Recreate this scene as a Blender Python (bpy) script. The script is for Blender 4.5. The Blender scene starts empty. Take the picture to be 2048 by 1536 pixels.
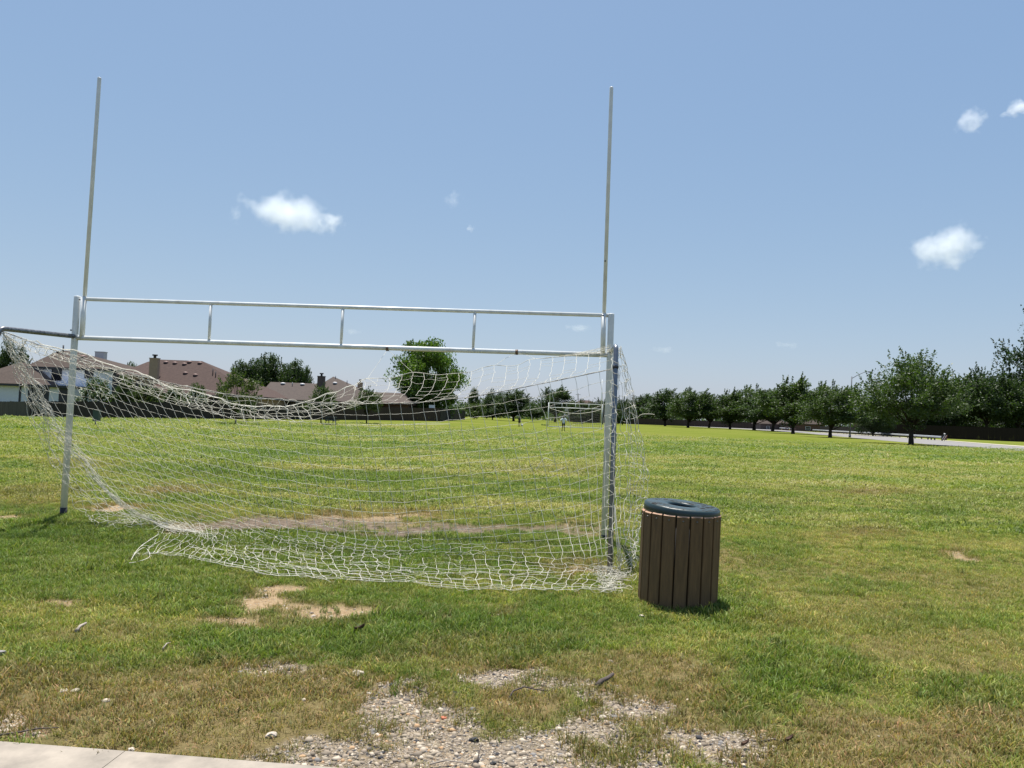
import bpy, math, random
import numpy as np
from mathutils import Vector, Matrix, Euler

RNG = np.random.default_rng(7)
random.seed(7)
scene = bpy.context.scene
COL = scene.collection

# ------------------------------------------------------------------ camera
F, PITCH, ROLL, CH = 1505.9, 0.0424, 0.0365, 1.60
FW = np.array([0, math.cos(PITCH), math.sin(PITCH)])
UP0 = np.array([0, -math.sin(PITCH), math.cos(PITCH)])
RT0 = np.array([1.0, 0, 0])
RT = RT0 * math.cos(ROLL) + UP0 * math.sin(ROLL)
UPV = UP0 * math.cos(ROLL) - RT0 * math.sin(ROLL)
cam_d = bpy.data.cameras.new('camera')
cam = bpy.data.objects.new('camera', cam_d)
COL.objects.link(cam)
cam.matrix_world = Matrix(((RT[0], UPV[0], -FW[0], 0), (RT[1], UPV[1], -FW[1], 0), (RT[2], UPV[2], -FW[2], CH), (0, 0, 0, 1)))
cam_d.sensor_width = 36
cam_d.lens = F / 2048 * 36
cam_d.clip_start = 0.1
cam_d.clip_end = 20000
scene.camera = cam


def smooth(a, b, x):
    t = np.clip((np.asarray(x, float) - a) / (b - a), 0, 1)
    return t * t * (3 - 2 * t)


KX = [-75, -59, -43.6, -36, -17.7, -9, 4, 20]
KZ = [-.9, -.67, -.29, -.06, .31, .5, .35, 0]


def terrain(X, Y):
    X = np.asarray(X, float); Y = np.asarray(Y, float)
    z = np.interp(X, KX, KZ)
    w = np.clip((X + 30) / 20, 0, 1)
    lo = 50 + 10 * w; hi = 78 + 32 * w
    t = np.clip((Y - lo) / (hi - lo), 0, 1)
    return z * t * t * (3 - 2 * t)


def ray(px, py):
    d = FW + RT * ((px - 1024) / F) - UPV * ((py - 768) / F)
    return d


def pd(px, py, Y):
    """point seen in the survey photo at pixel, standing Y metres ahead"""
    d = ray(px, py)
    return Vector(d * (Y / d[1])) + Vector((0, 0, CH))


def gp(px, py, lift=0.0):
    """ground point"""
    d = ray(px, py)
    z = 0.0
    for _ in range(40):
        t = (z + lift - CH) / d[2]
        p = d * t
        z = .5 * z + .5 * float(terrain(p[0], p[1]))
    return Vector((p[0], p[1], z + lift))


def proj(P):
    P = np.asarray(P, float) - np.array([0, 0, CH])
    d = P @ FW
    return 1024 + F * (P @ RT) / d, 768 - F * (P @ UPV) / d


# ------------------------------------------------------------------ noise
_T = np.random.default_rng(3).random((256, 256))


def vnoise(x, y):
    xi = np.floor(x).astype(int); yi = np.floor(y).astype(int)
    fx = x - xi; fy = y - yi
    fx = fx * fx * (3 - 2 * fx); fy = fy * fy * (3 - 2 * fy)
    a = _T[xi & 255, yi & 255]; b = _T[(xi + 1) & 255, yi & 255]
    c = _T[xi & 255, (yi + 1) & 255]; d = _T[(xi + 1) & 255, (yi + 1) & 255]
    return (a * (1 - fx) + b * fx) * (1 - fy) + (c * (1 - fx) + d * fx) * fy


def fbm(x, y, o=4):
    s = 0; a = .5; n = 0
    for i in range(o):
        s = s + a * vnoise(x * 2 ** i + 17 * i, y * 2 ** i + 31 * i); n += a; a *= .5
    return s / n


# ------------------------------------------------------------------ objects
def tag(o, label=None, cat=None, group=None, kind=None):
    if label: o['label'] = label
    if cat: o['category'] = cat
    if group: o['group'] = group
    if kind: o['kind'] = kind
    return o


def empty(name, loc, label, cat, group=None, rz=0):
    o = bpy.data.objects.new(name, None)
    o.empty_display_size = .1
    COL.objects.link(o)
    o.location = loc; o.rotation_euler = (0, 0, rz)
    return tag(o, label, cat, group)


class MB:
    def __init__(s):
        s.v = []; s.f = []; s.m = []; s.mi = 0; s.sm = []; s.smooth = False

    def add(s, vs, fs):
        b = len(s.v)
        s.v += [tuple(v) for v in vs]
        for f in fs:
            s.f.append(tuple(i + b for i in f)); s.m.append(s.mi); s.sm.append(s.smooth)

    def box(s, c, size, rot=None):
        hx, hy, hz = [k / 2 for k in size]
        vs = [Vector((x, y, z)) for x in (-hx, hx) for y in (-hy, hy) for z in (-hz, hz)]
        if rot is not None:
            R = Euler(rot).to_matrix(); vs = [R @ v for v in vs]
        c = Vector(c)
        s.add([v + c for v in vs], [(0, 1, 3, 2), (4, 6, 7, 5), (0, 4, 5, 1), (2, 3, 7, 6), (0, 2, 6, 4), (1, 5, 7, 3)])

    def box6(s, x0, x1, y0, y1, z0, z1):
        s.box(((x0 + x1) / 2, (y0 + y1) / 2, (z0 + z1) / 2), (abs(x1 - x0), abs(y1 - y0), abs(z1 - z0)))

    def tube(s, pts, r, n=8, caps=True, smooth=True):
        pts = [Vector(p) for p in pts]
        k = len(pts)
        rs = r if isinstance(r, (list, tuple)) else [r] * k
        old = s.smooth
        vs = []
        prev = None
        for i, p in enumerate(pts):
            t = (pts[min(i + 1, k - 1)] - pts[max(i - 1, 0)])
            if t.length < 1e-9: t = Vector((0, 0, 1))
            t.normalize()
            if prev is None:
                a = Vector((0, 0, 1)) if abs(t.z) < .9 else Vector((1, 0, 0))
                u = t.cross(a).normalized()
            else:
                u = (prev - t * prev.dot(t))
                u = u.normalized() if u.length > 1e-6 else t.orthogonal().normalized()
            prev = u
            w = t.cross(u)
            for j in range(n):
                an = 2 * math.pi * j / n
                vs.append(p + (u * math.cos(an) + w * math.sin(an)) * rs[i])
        fs = [(i * n + j, i * n + (j + 1) % n, (i + 1) * n + (j + 1) % n, (i + 1) * n + j) for i in range(k - 1) for j in range(n)]
        s.smooth = smooth
        s.add(vs, fs)
        s.smooth = old
        if caps:
            b = len(s.v) - len(vs)
            s.f.append(tuple(b + j for j in reversed(range(n)))); s.m.append(s.mi); s.sm.append(False)
            s.f.append(tuple(b + (k - 1) * n + j for j in range(n))); s.m.append(s.mi); s.sm.append(False)

    def lathe(s, prof, c, n=48, smooth=True):
        c = Vector(c); vs = []
        for r, z in prof:
            for j in range(n):
                a = 2 * math.pi * j / n
                vs.append(c + Vector((r * math.cos(a), r * math.sin(a), z)))
        k = len(prof)
        fs = [(i * n + j, i * n + (j + 1) % n, (i + 1) * n + (j + 1) % n, (i + 1) * n + j) for i in range(k - 1) for j in range(n)]
        old = s.smooth; s.smooth = smooth; s.add(vs, fs); s.smooth = old

    def poly(s, pts):
        s.add(pts, [tuple(range(len(pts)))])

    def build(s, name, mat, parent=None, local=False):
        me = bpy.data.meshes.new(name)
        vs = s.v
        if parent is not None and not local:
            o_ = world_origin(parent)
            vs = [(v[0] - o_[0], v[1] - o_[1], v[2] - o_[2]) for v in vs]
        me.from_pydata(vs, [], s.f)
        for m in (mat if isinstance(mat, (list, tuple)) else [mat]): me.materials.append(m)
        if len(me.polygons) == len(s.f):
            me.polygons.foreach_set('material_index', s.m)
            me.polygons.foreach_set('use_smooth', s.sm)
        me.update()
        o = bpy.data.objects.new(name, me)
        COL.objects.link(o)
        if parent is not None: o.parent = parent
        return o


def world_origin(o):
    v = Vector(o.location)
    while o.parent is not None:
        o = o.parent; v = v + Vector(o.location)
    return v


def np_mesh(name, V, Fc, mat, colors=None, smooth=False, attr='tint'):
    """V (n,3), Fc (m,k) constant k"""
    me = bpy.data.meshes.new(name)
    V = np.asarray(V, np.float32); Fc = np.asarray(Fc, np.int32)
    me.vertices.add(len(V)); me.vertices.foreach_set('co', V.ravel())
    m, k = Fc.shape
    me.loops.add(m * k); me.loops.foreach_set('vertex_index', Fc.ravel())
    me.polygons.add(m)
    me.polygons.foreach_set('loop_start', np.arange(m, dtype=np.int32) * k)
    me.polygons.foreach_set('loop_total', np.full(m, k, np.int32))
    if smooth: me.polygons.foreach_set('use_smooth', np.ones(m, bool))
    if colors is not None:
        a = me.attributes.new(attr, 'FLOAT_COLOR', 'POINT')
        c = np.ones((len(V), 4), np.float32); c[:, :colors.shape[1]] = colors
        a.data.foreach_set('color', c.ravel())
    me.materials.append(mat)
    me.update(calc_edges=True)
    me.validate()
    return me


# ------------------------------------------------------------------ materials
def new_mat(name):
    m = bpy.data.materials.new(name)
    m.use_nodes = True
    nt = m.node_tree
    return m, nt, nt.nodes['Principled BSDF']


def nd(nt, t, **kw):
    n = nt.nodes.new(t)
    for k, v in kw.items():
        if k in n.inputs.keys() if isinstance(k, str) else False: n.inputs[k].default_value = v
        else: setattr(n, k, v)
    return n


def noise(nt, scale, detail=4, rough=.6, coord='Object', stretch=None):
    tc = nt.nodes.new('ShaderNodeTexCoord')
    src = tc.outputs[coord]
    if coord == 'World':
        pass
    if stretch:
        mp = nt.nodes.new('ShaderNodeMapping'); mp.inputs['Scale'].default_value = stretch
        nt.links.new(src, mp.inputs['Vector']); src = mp.outputs[0]
    n = nt.nodes.new('ShaderNodeTexNoise')
    n.inputs['Scale'].default_value = scale; n.inputs['Detail'].default_value = detail; n.inputs['Roughness'].default_value = rough
    nt.links.new(src, n.inputs['Vector'])
    return n.outputs[0]


def ramp(nt, fac, stops):
    r = nt.nodes.new('ShaderNodeValToRGB')
    el = r.color_ramp.elements
    while len(el) > 1: el.remove(el[-1])
    el[0].position, el[0].color = stops[0][0], (*stops[0][1], 1)
    for p, c in stops[1:]:
        e = el.new(p); e.color = (*c, 1)
    nt.links.new(fac, r.inputs[0])
    return r.outputs[0]


def mix(nt, fac, a, b, mode='MIX'):
    m = nt.nodes.new('ShaderNodeMix'); m.data_type = 'RGBA'; m.blend_type = mode
    for s, v in ((0, fac), (6, a), (7, b)):
        if isinstance(v, (int, float)): m.inputs[s].default_value = v
        elif isinstance(v, tuple): m.inputs[s].default_value = (*v, 1) if len(v) == 3 else v
        else: nt.links.new(v, m.inputs[s])
    return m.outputs[2]


def math_n(nt, op, a, b=0.0, clamp=False):
    m = nt.nodes.new('ShaderNodeMath'); m.operation = op; m.use_clamp = clamp
    for s, v in ((0, a), (1, b)):
        if isinstance(v, (int, float)): m.inputs[s].default_value = v
        else: nt.links.new(v, m.inputs[s])
    return m.outputs[0]


def bump(nt, bsdf, h, strength=.5, dist=.02):
    b = nt.nodes.new('ShaderNodeBump'); b.inputs['Strength'].default_value = strength; b.inputs['Distance'].default_value = dist
    nt.links.new(h, b.inputs['Height']); nt.links.new(b.outputs[0], bsdf.inputs['Normal'])


def simple(name, c1, c2=None, scale=6, rough=.7, metal=0, bmp=0, stretch=None, spec=.5, bd=.01):
    m, nt, b = new_mat(name)
    b.inputs['Roughness'].default_value = rough; b.inputs['Metallic'].default_value = metal
    b.inputs['Specular IOR Level'].default_value = spec
    if c2 is None: c2 = tuple(x * .8 for x in c1)
    f = noise(nt, scale, 5, .65, 'Object', stretch)
    nt.links.new(ramp(nt, f, [(.3, c1), (.7, c2)]), b.inputs['Base Color'])
    if bmp: bump(nt, b, f, bmp, bd)
    return m


M = {}


def mat_white_paint():
    m, nt, b = new_mat('white_paint')
    f = noise(nt, 5, 4, .6)
    base = ramp(nt, f, [(.35, (.60, .62, .62)), (.65, (.72, .73, .72))])
    chips = noise(nt, 38, 6, .7)
    c = ramp(nt, chips, [(.685, (0, 0, 0)), (.70, (1, 1, 1))])
    streak = noise(nt, 9, 3, .5, 'Object', (1, 1, .25))
    s = ramp(nt, streak, [(.58, (0, 0, 0)), (.8, (.45, .45, .45))])
    col = mix(nt, s, base, (.36, .33, .28))
    col = mix(nt, c, col, (.10, .07, .05))
    nt.links.new(col, b.inputs['Base Color'])
    b.inputs['Roughness'].default_value = .38
    return m


M['white'] = mat_white_paint()
M['galv'] = simple('galvanised_pipe', (.20, .22, .25), (.13, .145, .17), 14, .38, .55, .1)
M['galv2'] = simple('worn_galvanised_pipe', (.24, .25, .27), (.06, .065, .075), 30, .4, .55, .1, (1, 1, 1))
M['black'] = simple('black_rubber', (.012, .012, .013), (.02, .02, .02), 8, .6)
M['tape'] = simple('brown_tape', (.16, .09, .05), (.10, .06, .035), 20, .6)
M['net'] = simple('net_cord', (.72, .70, .62), (.50, .47, .38), 7, .8, 0, 0, None, .2)
M['rope'] = simple('dark_rope', (.02, .025, .04), (.035, .04, .055), 40, .7)
M['slat'] = simple('brown_plastic_slat', (.185, .112, .056), (.105, .066, .036), 7, .62, 0, .15, (6, 6, .6), .18, .003)
M['slat_end'] = simple('sunlit_slat_end', (.42, .25, .15), (.36, .22, .14), 30, .7)  # slat tops: sunlight on the rim painted in as a lighter tan
M['bolt'] = simple('steel_bolt', (.12, .11, .10), (.2, .19, .18), 60, .4, .8)
M['liner'] = simple('liner_and_hole_shade', (.006, .006, .006), (.01, .01, .01), 6, .8)


def mat_lid():
    m, nt, b = new_mat('teal_plastic_lid')
    base = ramp(nt, noise(nt, 5, 3), [(.3, (.013, .030, .032)), (.7, (.021, .040, .042))])
    st = noise(nt, 16, 7, .75)
    geo = nt.nodes.new('ShaderNodeTexCoord')
    sep = nt.nodes.new('ShaderNodeSeparateXYZ'); nt.links.new(geo.outputs['Normal'], sep.inputs[0])
    up = math_n(nt, 'GREATER_THAN', sep.outputs[2], .8)
    big = noise(nt, 3.2, 2, .5)
    a = math_n(nt, 'MULTIPLY', ramp(nt, st, [(.47, (0, 0, 0)), (.56, (1, 1, 1))]), ramp(nt, big, [(.38, (0, 0, 0)), (.52, (1, 1, 1))]))
    a = math_n(nt, 'MULTIPLY', a, up)
    col = mix(nt, a, base, (.016, .014, .013))
    nt.links.new(col, b.inputs['Base Color'])
    rr = nt.nodes.new('ShaderNodeMapRange'); rr.inputs[3].default_value = .36; rr.inputs[4].default_value = 1.0
    nt.links.new(a, rr.inputs[0]); nt.links.new(rr.outputs[0], b.inputs['Roughness'])
    sr = nt.nodes.new('ShaderNodeMapRange'); sr.inputs[3].default_value = .5; sr.inputs[4].default_value = .05
    nt.links.new(a, sr.inputs[0]); nt.links.new(sr.outputs[0], b.inputs['Specular IOR Level'])
    bump(nt, b, st, .08, .004)
    return m


M['lid'] = mat_lid()
M['concrete'] = simple('concrete', (.31, .27, .222), (.19, .168, .14), 6, .85, 0, .3, None, .3, .004)
M['asphalt'] = simple('pale_road', (.19, .18, .17), (.155, .148, .143), .8, .9)
M['asphalt_dark'] = simple('car_park_asphalt', (.07, .07, .07), (.05, .05, .05), 40, .9, 0, .4)
M['path'] = simple('path_concrete', (.36, .33, .25), (.30, .28, .21), .9, .9)
M['trunk'] = simple('bark', (.055, .042, .032), (.028, .022, .018), 9, .95, 0, .6, (1, 1, .3), .2)
M['wood_dark'] = simple('weathered_fence_board', (.030, .027, .026), (.044, .039, .036), 1.1, .9, 0, 0, (3, 3, .25), .1)
M['wood_warm'] = simple('old_fence_board', (.060, .046, .038), (.044, .034, .029), 1.1, .9, 0, 0, (3, 3, .25), .1)
M['wood_shade'] = simple('tree_shaded_board', (.026, .020, .017), (.018, .015, .013), 1.1, .9, 0, 0, (3, 3, .25), .05)  # board colour darkened to hold the shade of the overhanging trees
M['wood_grey'] = simple('grey_fence_board', (.10, .092, .082), (.07, .064, .058), 1.1, .9, 0, 0, (3, 3, .25), .1)
M['roof_brown'] = simple('brown_shingle', (.082, .064, .054), (.050, .040, .035), 3.2, .95, 0, .3, (1, 1, 2.4), .1)
M['roof_red'] = simple('red_brown_shingle', (.086, .061, .053), (.056, .041, .037), 3.2, .95, 0, .3, (1, 1, 2.4), .1)
M['roof_grey'] = simple('grey_brown_shingle', (.100, .082, .072), (.074, .062, .056), 3.2, .95, 0, .3, (1, 1, 2.4), .1)
M['white_wall'] = simple('white_painted_brick', (.62, .64, .68), (.55, .57, .62), 2, .8)
M['brick'] = simple('tan_brick', (.36, .25, .18), (.28, .195, .14), 5, .9)
M['brick_red'] = simple('red_brick', (.12, .065, .05), (.08, .045, .04), 5, .9)
M['brick_dark'] = simple('dark_brick', (.10, .075, .068), (.07, .055, .05), 5, .9)
M['dark_trim'] = simple('dark_trim', (.018, .020, .028), (.025, .026, .032), 3, .6)
M['matte_dark'] = simple('shaded_rake_board', (.009, .010, .013), (.013, .014, .018), 3, 1.0, 0, 0, None, 0.0)
M['glass'] = simple('dark_window', (.010, .011, .014), (.02, .02, .024), 1, .12)
M['white_trim'] = simple('white_trim', (.7, .71, .72), (.62, .63, .64), 3, .6)
M['vent_red'] = simple('roof_vent_metal', (.22, .13, .10), (.17, .10, .085), 8, .6)
M['vent_pale'] = simple('pale_vent_metal', (.55, .53, .52), (.45, .44, .43), 8, .5)
M['grey_metal'] = simple('grey_metal', (.22, .23, .25), (.16, .17, .19), 5, .5, .3)
M['lamp_metal'] = simple('dark_lamp_metal', (.075, .085, .10), (.055, .062, .075), 5, .6, .2)
M['steel_rail'] = simple('steel_guardrail', (.50, .52, .55), (.42, .44, .48), 2, .5, .25)
M['wood_post'] = simple('timber_post', (.05, .04, .032), (.07, .055, .045), 5, .9)
M['yellow'] = simple('yellow_paint', (.62, .52, .18), (.5, .42, .16), 5, .7)
M['red'] = simple('red_reflective', (.30, .03, .02), (.25, .03, .02), 5, .5)
M['green_metal'] = simple('dark_green_metal', (.020, .045, .035), (.03, .055, .045), 5, .5)
M['skin'] = simple('skin', (.30, .17, .11), (.27, .15, .10), 8, .6)
M['skin_dark'] = simple('tanned_skin', (.16, .09, .06), (.14, .08, .055), 8, .6)
M['shirt'] = simple('pale_shirt', (.62, .66, .74), (.55, .59, .68), 6, .9)
M['shorts'] = simple('dark_shorts', (.04, .035, .035), (.03, .03, .03), 8, .9)
M['dark_cloth'] = simple('black_sportswear', (.012, .012, .016), (.02, .02, .025), 8, .9)
M['cap'] = simple('grey_hair', (.10, .09, .09), (.16, .15, .15), 30, .9)
M['hair'] = simple('dark_hair', (.010, .008, .007), (.018, .014, .012), 30, .8)
M['stone'] = simple('limestone', (.50, .44, .36), (.36, .31, .25), 25, .9, 0, .5)
M['stone_grey'] = simple('grey_stone', (.26, .25, .24), (.17, .16, .16), 25, .9, 0, .5)
M['stick'] = simple('dead_stick', (.09, .07, .06), (.05, .04, .035), 30, .95, 0, .5)
M['pale_stick'] = simple('bleached_stick', (.34, .30, .25), (.24, .21, .18), 30, .95, 0, .5)
M['brown_leaf'] = simple('dead_leaf', (.10, .055, .035), (.06, .035, .025), 30, .9)
M['red_bit'] = simple('brick_fragment', (.42, .14, .07), (.35, .12, .07), 30, .9)


def mat_leaf(name, mul=1.0, transl=.35):
    m, nt, b = new_mat(name)
    at = nt.nodes.new('ShaderNodeAttribute'); at.attribute_name = 'tint'
    col = mix(nt, 1.0, at.outputs['Color'], (mul, mul, mul), 'MULTIPLY')
    nt.links.new(col, b.inputs['Base Color'])
    b.inputs['Roughness'].default_value = .5
    b.inputs['Specular IOR Level'].default_value = .35
    tr = nt.nodes.new('ShaderNodeBsdfTranslucent')
    nt.links.new(mix(nt, 1.0, col, (1.1, 1.35, .45), 'MULTIPLY'), tr.inputs[0])
    ms = nt.nodes.new('ShaderNodeMixShader'); ms.inputs[0].default_value = transl
    nt.links.new(b.outputs[0], ms.inputs[1]); nt.links.new(tr.outputs[0], ms.inputs[2])
    nt.links.new(ms.outputs[0], nt.nodes['Material Output'].inputs[0])
    return m


M['leaf'] = mat_leaf('foliage')


def mat_grass():
    m, nt, b = new_mat('grass_blade')
    at = nt.nodes.new('ShaderNodeAttribute'); at.attribute_name = 'tint'; at.attribute_type = 'INSTANCER'
    bl = nt.nodes.new('ShaderNodeAttribute'); bl.attribute_name = 'blade'
    col = mix(nt, 1.0, at.outputs['Color'], bl.outputs['Color'], 'MULTIPLY')
    nt.links.new(col, b.inputs['Base Color'])
    b.inputs['Roughness'].default_value = .55
    b.inputs['Specular IOR Level'].default_value = .25
    tr = nt.nodes.new('ShaderNodeBsdfTranslucent')
    nt.links.new(mix(nt, 1.0, col, (1.1, 1.2, .6), 'MULTIPLY'), tr.inputs[0])
    ms = nt.nodes.new('ShaderNodeMixShader'); ms.inputs[0].default_value = .35
    nt.links.new(b.outputs[0], ms.inputs[1]); nt.links.new(tr.outputs[0], ms.inputs[2])
    nt.links.new(ms.outputs[0], nt.nodes['Material Output'].inputs[0])
    return m


M['grass'] = mat_grass()

# ------------------------------------------------------------------ light
SUN_EL, SUN_AZ = math.radians(75), math.radians(-14)   # azimuth from +Y, negative = left
sd = Vector((math.sin(SUN_AZ) * math.cos(SUN_EL), math.cos(SUN_AZ) * math.cos(SUN_EL), math.sin(SUN_EL)))
sl = bpy.data.lights.new('sun', 'SUN'); sl.energy = 5.0; sl.angle = math.radians(.55); sl.color = (1, .955, .89)
so = bpy.data.objects.new('sun', sl); COL.objects.link(so)
so.rotation_euler = sd.to_track_quat('Z', 'Y').to_euler()
so.location = (0, 0, 30)
w = bpy.data.worlds.new('World'); scene.world = w; w.use_nodes = True
wn = w.node_tree
bg = wn.nodes['Background']
sky = wn.nodes.new('ShaderNodeTexSky'); sky.sky_type = 'NISHITA'; sky.sun_disc = False
sky.sun_elevation = SUN_EL; sky.sun_rotation = SUN_AZ
sky.altitude = 150; sky.air_density = 1.0; sky.dust_density = 1.0; sky.ozone_density = 2.5
def sky_grade(k, g):
    sp = wn.nodes.new('ShaderNodeSeparateColor'); cb = wn.nodes.new('ShaderNodeCombineColor'); wn.links.new(sky.outputs[0], sp.inputs[0])
    for i in range(3):
        p_ = wn.nodes.new('ShaderNodeMath'); p_.operation = 'POWER'; p_.inputs[1].default_value = g[i]; wn.links.new(sp.outputs[i], p_.inputs[0])
        m_ = wn.nodes.new('ShaderNodeMath'); m_.operation = 'MULTIPLY'; m_.inputs[1].default_value = k[i]; wn.links.new(p_.outputs[0], m_.inputs[0])
        wn.links.new(m_.outputs[0], cb.inputs[i])
    return cb.outputs[0]


# hazy summer air: the clear sky softened towards an even pale blue
wn.links.new(sky_grade((1.20, 1.622, 2.70), (.66, .51, .30)), bg.inputs[0]); bg.inputs[1].default_value = .0855
scene.view_settings.view_transform = 'Standard'
scene.view_settings.look = 'None'
scene.view_settings.exposure = 0.85
scene.cycles.max_bounces = 7
scene.cycles.transparent_max_bounces = 8
scene.cycles.volume_bounces = 4
scene.cycles.use_denoising = True
scene.cycles.use_adaptive_sampling = False

# ------------------------------------------------------------------ lawn masks (patches of wear, surveyed)
PATCH = {
 'lush': [(600, 1110, 640, 55, .75), (150, 1110, 260, 85, .8), (800, 1262, 290, 48, .9), (520, 1295, 150, 45, .7), (1600, 1345, 230, 50, .75), (1960, 1390, 130, 38, .8),
          (1500, 1400, 150, 45, .7), (1460, 1215, 85, 60, .55), (1130, 1230, 150, 35, .55), (440, 1325, 70, 30, .8), (1700, 1180, 130, 20, .5), (300, 1190, 330, 40, .7), (60, 1340, 60, 30, .8),
          (1070, 1290, 130, 45, .75), (700, 955, 300, 13, .5), (420, 935, 130, 16, .6), (800, 1001, 130, 9, .5), (1480, 1005, 140, 30, .4), (1920, 1010, 140, 28, .4), (1400, 1450, 90, 30, .6), (1560, 1470, 120, 35, .5), (1850, 1240, 130, 30, .35), (1560, 1100, 70, 40, .4)],
 'dry': [(300, 1380, 420, 40, .75), (500, 1470, 300, 50, .85), (1330, 1420, 140, 70, .7), (1600, 1500, 250, 40, .7), (1150, 1330, 260, 22, .6), (950, 1290, 200, 14, .35), (520, 1250, 200, 14, .4), (200, 1270, 200, 16, .4), (1900, 1400, 60, 14, .4), (1600, 1250, 120, 20, .35), (1500, 1120, 100, 12, .35), (1850, 1160, 150, 16, .35), (250, 1425, 340, 80, .9), (0, 1400, 160, 70, .9), (650, 1405, 160, 65, .85), (330, 1352, 260, 28, .5), (1330, 1362, 130, 50, .8), (1800, 1495, 270, 75, .85), (1970, 1445, 160, 50, .8),
         (1000, 1335, 180, 18, .7), (1250, 1335, 130, 32, .7), (820, 1312, 260, 14, .5), (1060, 1400, 110, 32, .85), (1740, 1068, 90, 12, .5), (1750, 985, 90, 9, .55), (1850, 1290, 200, 40, .3), (740, 1030, 170, 14, .7), (1440, 1115, 25, 20, .6), (230, 1012, 80, 10, .8), (340, 982, 90, 12, .6),
         (1650, 1140, 130, 14, .3), (1980, 1190, 80, 20, .35), (1100, 940, 130, 10, .35), (1700, 1225, 160, 26, .3), (1160, 1140, 80, 18, .6), (1980, 1345, 80, 25, .4), (1450, 1480, 200, 40, .4), (480, 1170, 60, 12, .2), (60, 990, 120, 20, .5), (160, 930, 100, 12, .3)],
 'bare': [(545, 1199, 80, 13, 1), (470, 1232, 75, 13, .95), (675, 1221, 90, 18, 1), (105, 1210, 50, 8, .8), (870, 1240, 45, 8, .6), (230, 1016, 55, 7, .9), (350, 1064, 75, 5, .8), (740, 1036, 130, 7, .7), (1912, 1108, 32, 8, .7), (1740, 985, 40, 4, .5), (1750, 1068, 30, 4, .4),
          (1180, 1147, 40, 8, .7), (20, 1034, 40, 5, .8), (1300, 1400, 40, 14, .5), (1165, 1050, 40, 6, .5), (330, 984, 50, 5, .4), (40, 1450, 60, 18, .5), (1010, 1215, 30, 8, .35)],
 'mud': [(590, 1048, 180, 13, 1), (880, 1058, 170, 10, .95), (470, 1044, 70, 10, .8), (1080, 1061, 80, 7, .7), (1190, 1060, 30, 9, .5), (400, 1052, 60, 5, .8)],
 'gravel': [(960, 1490, 215, 48, 1), (790, 1425, 70, 40, .9), (1000, 1358, 90, 20, .8), (1140, 1385, 90, 16, .75), (1262, 1425, 65, 28, .9), (1385, 1492, 120, 30, .95), (560, 1350, 75, 15, .75), (640, 1512, 140, 16, .85), (930, 1536, 430, 26, 1), (890, 1450, 120, 40, .9), (700, 1345, 30, 8, .5), (1490, 1525, 60, 18, .7), (1180, 1470, 60, 30, .8)],
 'keep': [(1060, 1402, 100, 26, 1), (1010, 1440, 60, 14, .6), (870, 1300, 200, 20, .6)],
}


def masks(X, Y):
    P = np.stack([X, Y, np.zeros_like(X)], -1)
    safe = Y > 1.5
    P[~safe, 1] = 1.5
    px, py = proj(P)
    sc = F / np.maximum(Y, 1.5)
    n1 = fbm(X * 2.2 + 5, Y * 2.2 + 9, 5) - .5
    n2 = fbm(X * 2.2 + 55, Y * 2.2 + 79, 5) - .5
    n3 = fbm(X * 9 + 3, Y * 9 + 4, 3) - .5
    out = {}
    hscale = np.clip((py - 835) / 600, .02, 1.2)
    for k, L in PATCH.items():
        m = np.zeros_like(X)
        for cx, cy, rx, ry, wt in L:
            dx = (px - cx + n1 * 150 * np.sqrt(hscale)) / rx; dy = (py - cy + n2 * 95 * hscale) / ry
            d = (np.sqrt(dx * dx + dy * dy) + n3 * .6) / (1.18 if k in ('bare', 'gravel') else 1.35 if k == 'mud' else 1.05)
            m = np.maximum(m, wt * (1 - smooth(*((.25, 1.4) if k == 'gravel' else (.55, 1.25)), d)))
        out[k] = np.where(safe, m, 0)
    out['bare'] = np.clip(out['bare'] * (1 - out['keep']), 0, 1)
    out['gravel'] = np.clip(out['gravel'] * (1 - out['keep']) + 0.0, 0, 1)
    return out


def field_tone(X, Y):
    """slow variation of the lawn: -1 lush .. +1 straw"""
    a = fbm(X * .12 + 3, Y * .30 + 8, 4) - .5
    b = fbm(X * .7 + 13, Y * 1.1 + 28, 4) - .5
    c = fbm(X * 3 + 1, Y * 3 + 2, 3) - .5
    st = fbm(X * .05 + 40, Y * .9 + 11, 4) - .5
    return a * 1.6 + b * 1.6 + c * .9 + st * 1.3 * smooth(9, 16, Y)


# ------------------------------------------------------------------ ground sheet
def spaced(lo, hi, fine0, fine1, step, grow=1.18):
    a = list(np.arange(fine0, fine1 + 1e-6, step))
    s, x = step, fine1
    while x < hi: s = min(s * grow, 400); x += s; a.append(x)
    s, x = step, fine0
    pre = []
    while x > lo: s = min(s * grow, 400); x -= s; pre.append(x)
    return np.array(pre[::-1] + a)


def micro(X, Y):
    fade = 1 - smooth(18, 40, Y)
    return ((fbm(X * 1.3, Y * 1.3, 4) - .5) * .05 + (fbm(X * 9, Y * 9, 3) - .5) * .018) * fade * smooth(1.0, 3.3, Y)


gx = spaced(-4000, 4000, -9, 9, .04)
gy = spaced(-60, 4000, 2.6, 17, .04)
GX, GY = np.meshgrid(gx, gy)
X, Y = GX.ravel(), GY.ravel()
mk = masks(X, Y)
Z = terrain(X, Y) + micro(X, Y) - .03 * mk['mud'] - .012 * np.maximum(mk['bare'], mk['gravel'])
nx, ny = len(gx), len(gy)
ii = np.arange(nx * ny).reshape(ny, nx)
Fq = np.stack([ii[:-1, :-1], ii[:-1, 1:], ii[1:, 1:], ii[1:, :-1]], -1).reshape(-1, 4)


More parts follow.
